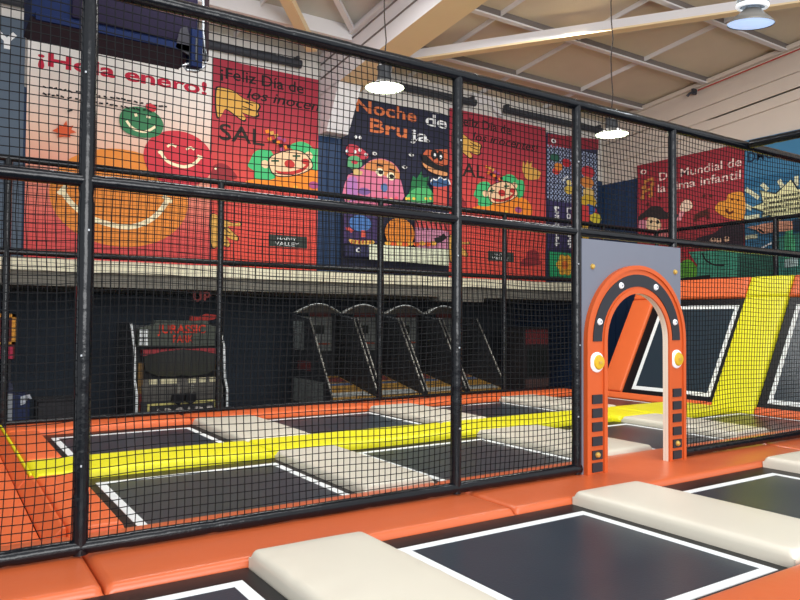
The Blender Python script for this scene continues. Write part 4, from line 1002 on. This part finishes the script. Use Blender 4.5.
t = thing('arcade_cabinet', (13.4, 14.0, ZA), 'dim prize cabinet with faint red panels behind the net, left of the arch', 'arcade machine')
mb = MB(); mb.box(12.95, 13.85, 13.8, 14.6, ZA, 1.35, flat(52,48,50)); mb.build('body', t, bevel=0.02)
mb = MB(); mb.box(13.0,13.8,13.78,13.8,0.9,1.3,flat(120,52,54)); mb.build('sign_panel', t); MB().box(13.05,13.75,13.78,13.8,0.1,0.8,M_SCREEN).build('glass_front', t); MB().box(13.0,13.8,13.76,13.8,-0.4,0.0,flat(110,84,80)).build('prize_door', t)
# hanging red letters
t = thing('hanging_sign', (4.15, 13.02, 1.86), 'pair of dark red hanging letters under the mezzanine edge, above the shooting cabinet', 'sign')
for ch, u0, u1 in (('U', 3.99, 4.14), ('P', 4.18, 4.32)):
    vs, fs = text_shape(ch, 0, 0.03); ax, bx_ = min(v[0] for v in vs), max(v[0] for v in vs); mb = MB()
    P = lambda yy: [(u0+(u1-u0)*(x-ax)/(bx_-ax), yy, 1.86+y*0.17/0.7) for x, y in vs]
    mb.add(P(13.0), fs, flat(110,46,46)); mb.add(P(13.03), fs, flat(110,46,46)); mb.box((u0+u1)/2-.004,(u0+u1)/2+.004,13.012,13.02,2.02,2.32,M_CORD); mb.build('letter', t)

# ================================================================== CAMERA, LIGHT
cam = bpy.data.cameras.new('camera'); co = bpy.data.objects.new('camera', cam); COL.objects.link(co)
cam.sensor_fit = 'HORIZONTAL'; cam.sensor_width = 36.0; cam.lens = F_PX*36.0/800; cam.clip_start = 0.05
R3 = Matrix((rx, ux, -fwd)).transposed(); co.matrix_world = Matrix.Translation((0,0,EYE)) @ R3.to_4x4()
SC.camera = co

w = bpy.data.worlds.new('world'); SC.world = w; w.use_nodes = True
bg = w.node_tree.nodes['Background']; bg.inputs[0].default_value = (0.96, 0.98, 1.0, 1); bg.inputs[1].default_value = 1.0
def area(name, loc, target, sx, sy, e, col=(1,1,1)):
    L = bpy.data.lights.new(name, 'AREA'); L.shape = 'RECTANGLE'; L.size, L.size_y = sx, sy; L.energy = e; L.color = col
    o = bpy.data.objects.new(name, L); COL.objects.link(o); o.location = loc
    o.rotation_euler = (Vector(target)-Vector(loc)).to_track_quat('-Z', 'Y').to_euler()
    return o
area('rear_fill', (1.0, -7.0, 3.6), (6, 9, 5.0), 9, 4.5, 1050, (1,1,1))  # added fill behind the camera to brighten roof and beams; no window modelled
area('overhead_fill', (3, 1.2, 8.0), (4, 5.5, 0), 7, 1.6, 230, (1,0.99,0.97))  # added fill over the near court, no fitting modelled
area('recess_fill', (6, 14.8, 2.03), (6, 14.8, 0), 12, 0.3, 26, (0.9,0.96,1))  # added dim fill lifting the dark level under the mezzanine
area('overhead_fill', (9.5, 8.8, 6.95), (9.5, 8.8, 0), 4, 1.2, 200, (1,0.99,0.96))  # added fill below the roof, right half of the court
area('overhead_fill', (3.5, 8.8, 6.8), (3.5, 8.8, 0), 4, 1.2, 200, (1,0.99,0.96))  # the same added fill for the left half

SC.view_settings.view_transform = 'Standard'; SC.view_settings.look = 'None'; SC.view_settings.gamma = 1.0; SC.view_settings.use_curve_mapping = False
SC.view_settings.exposure = 0.22
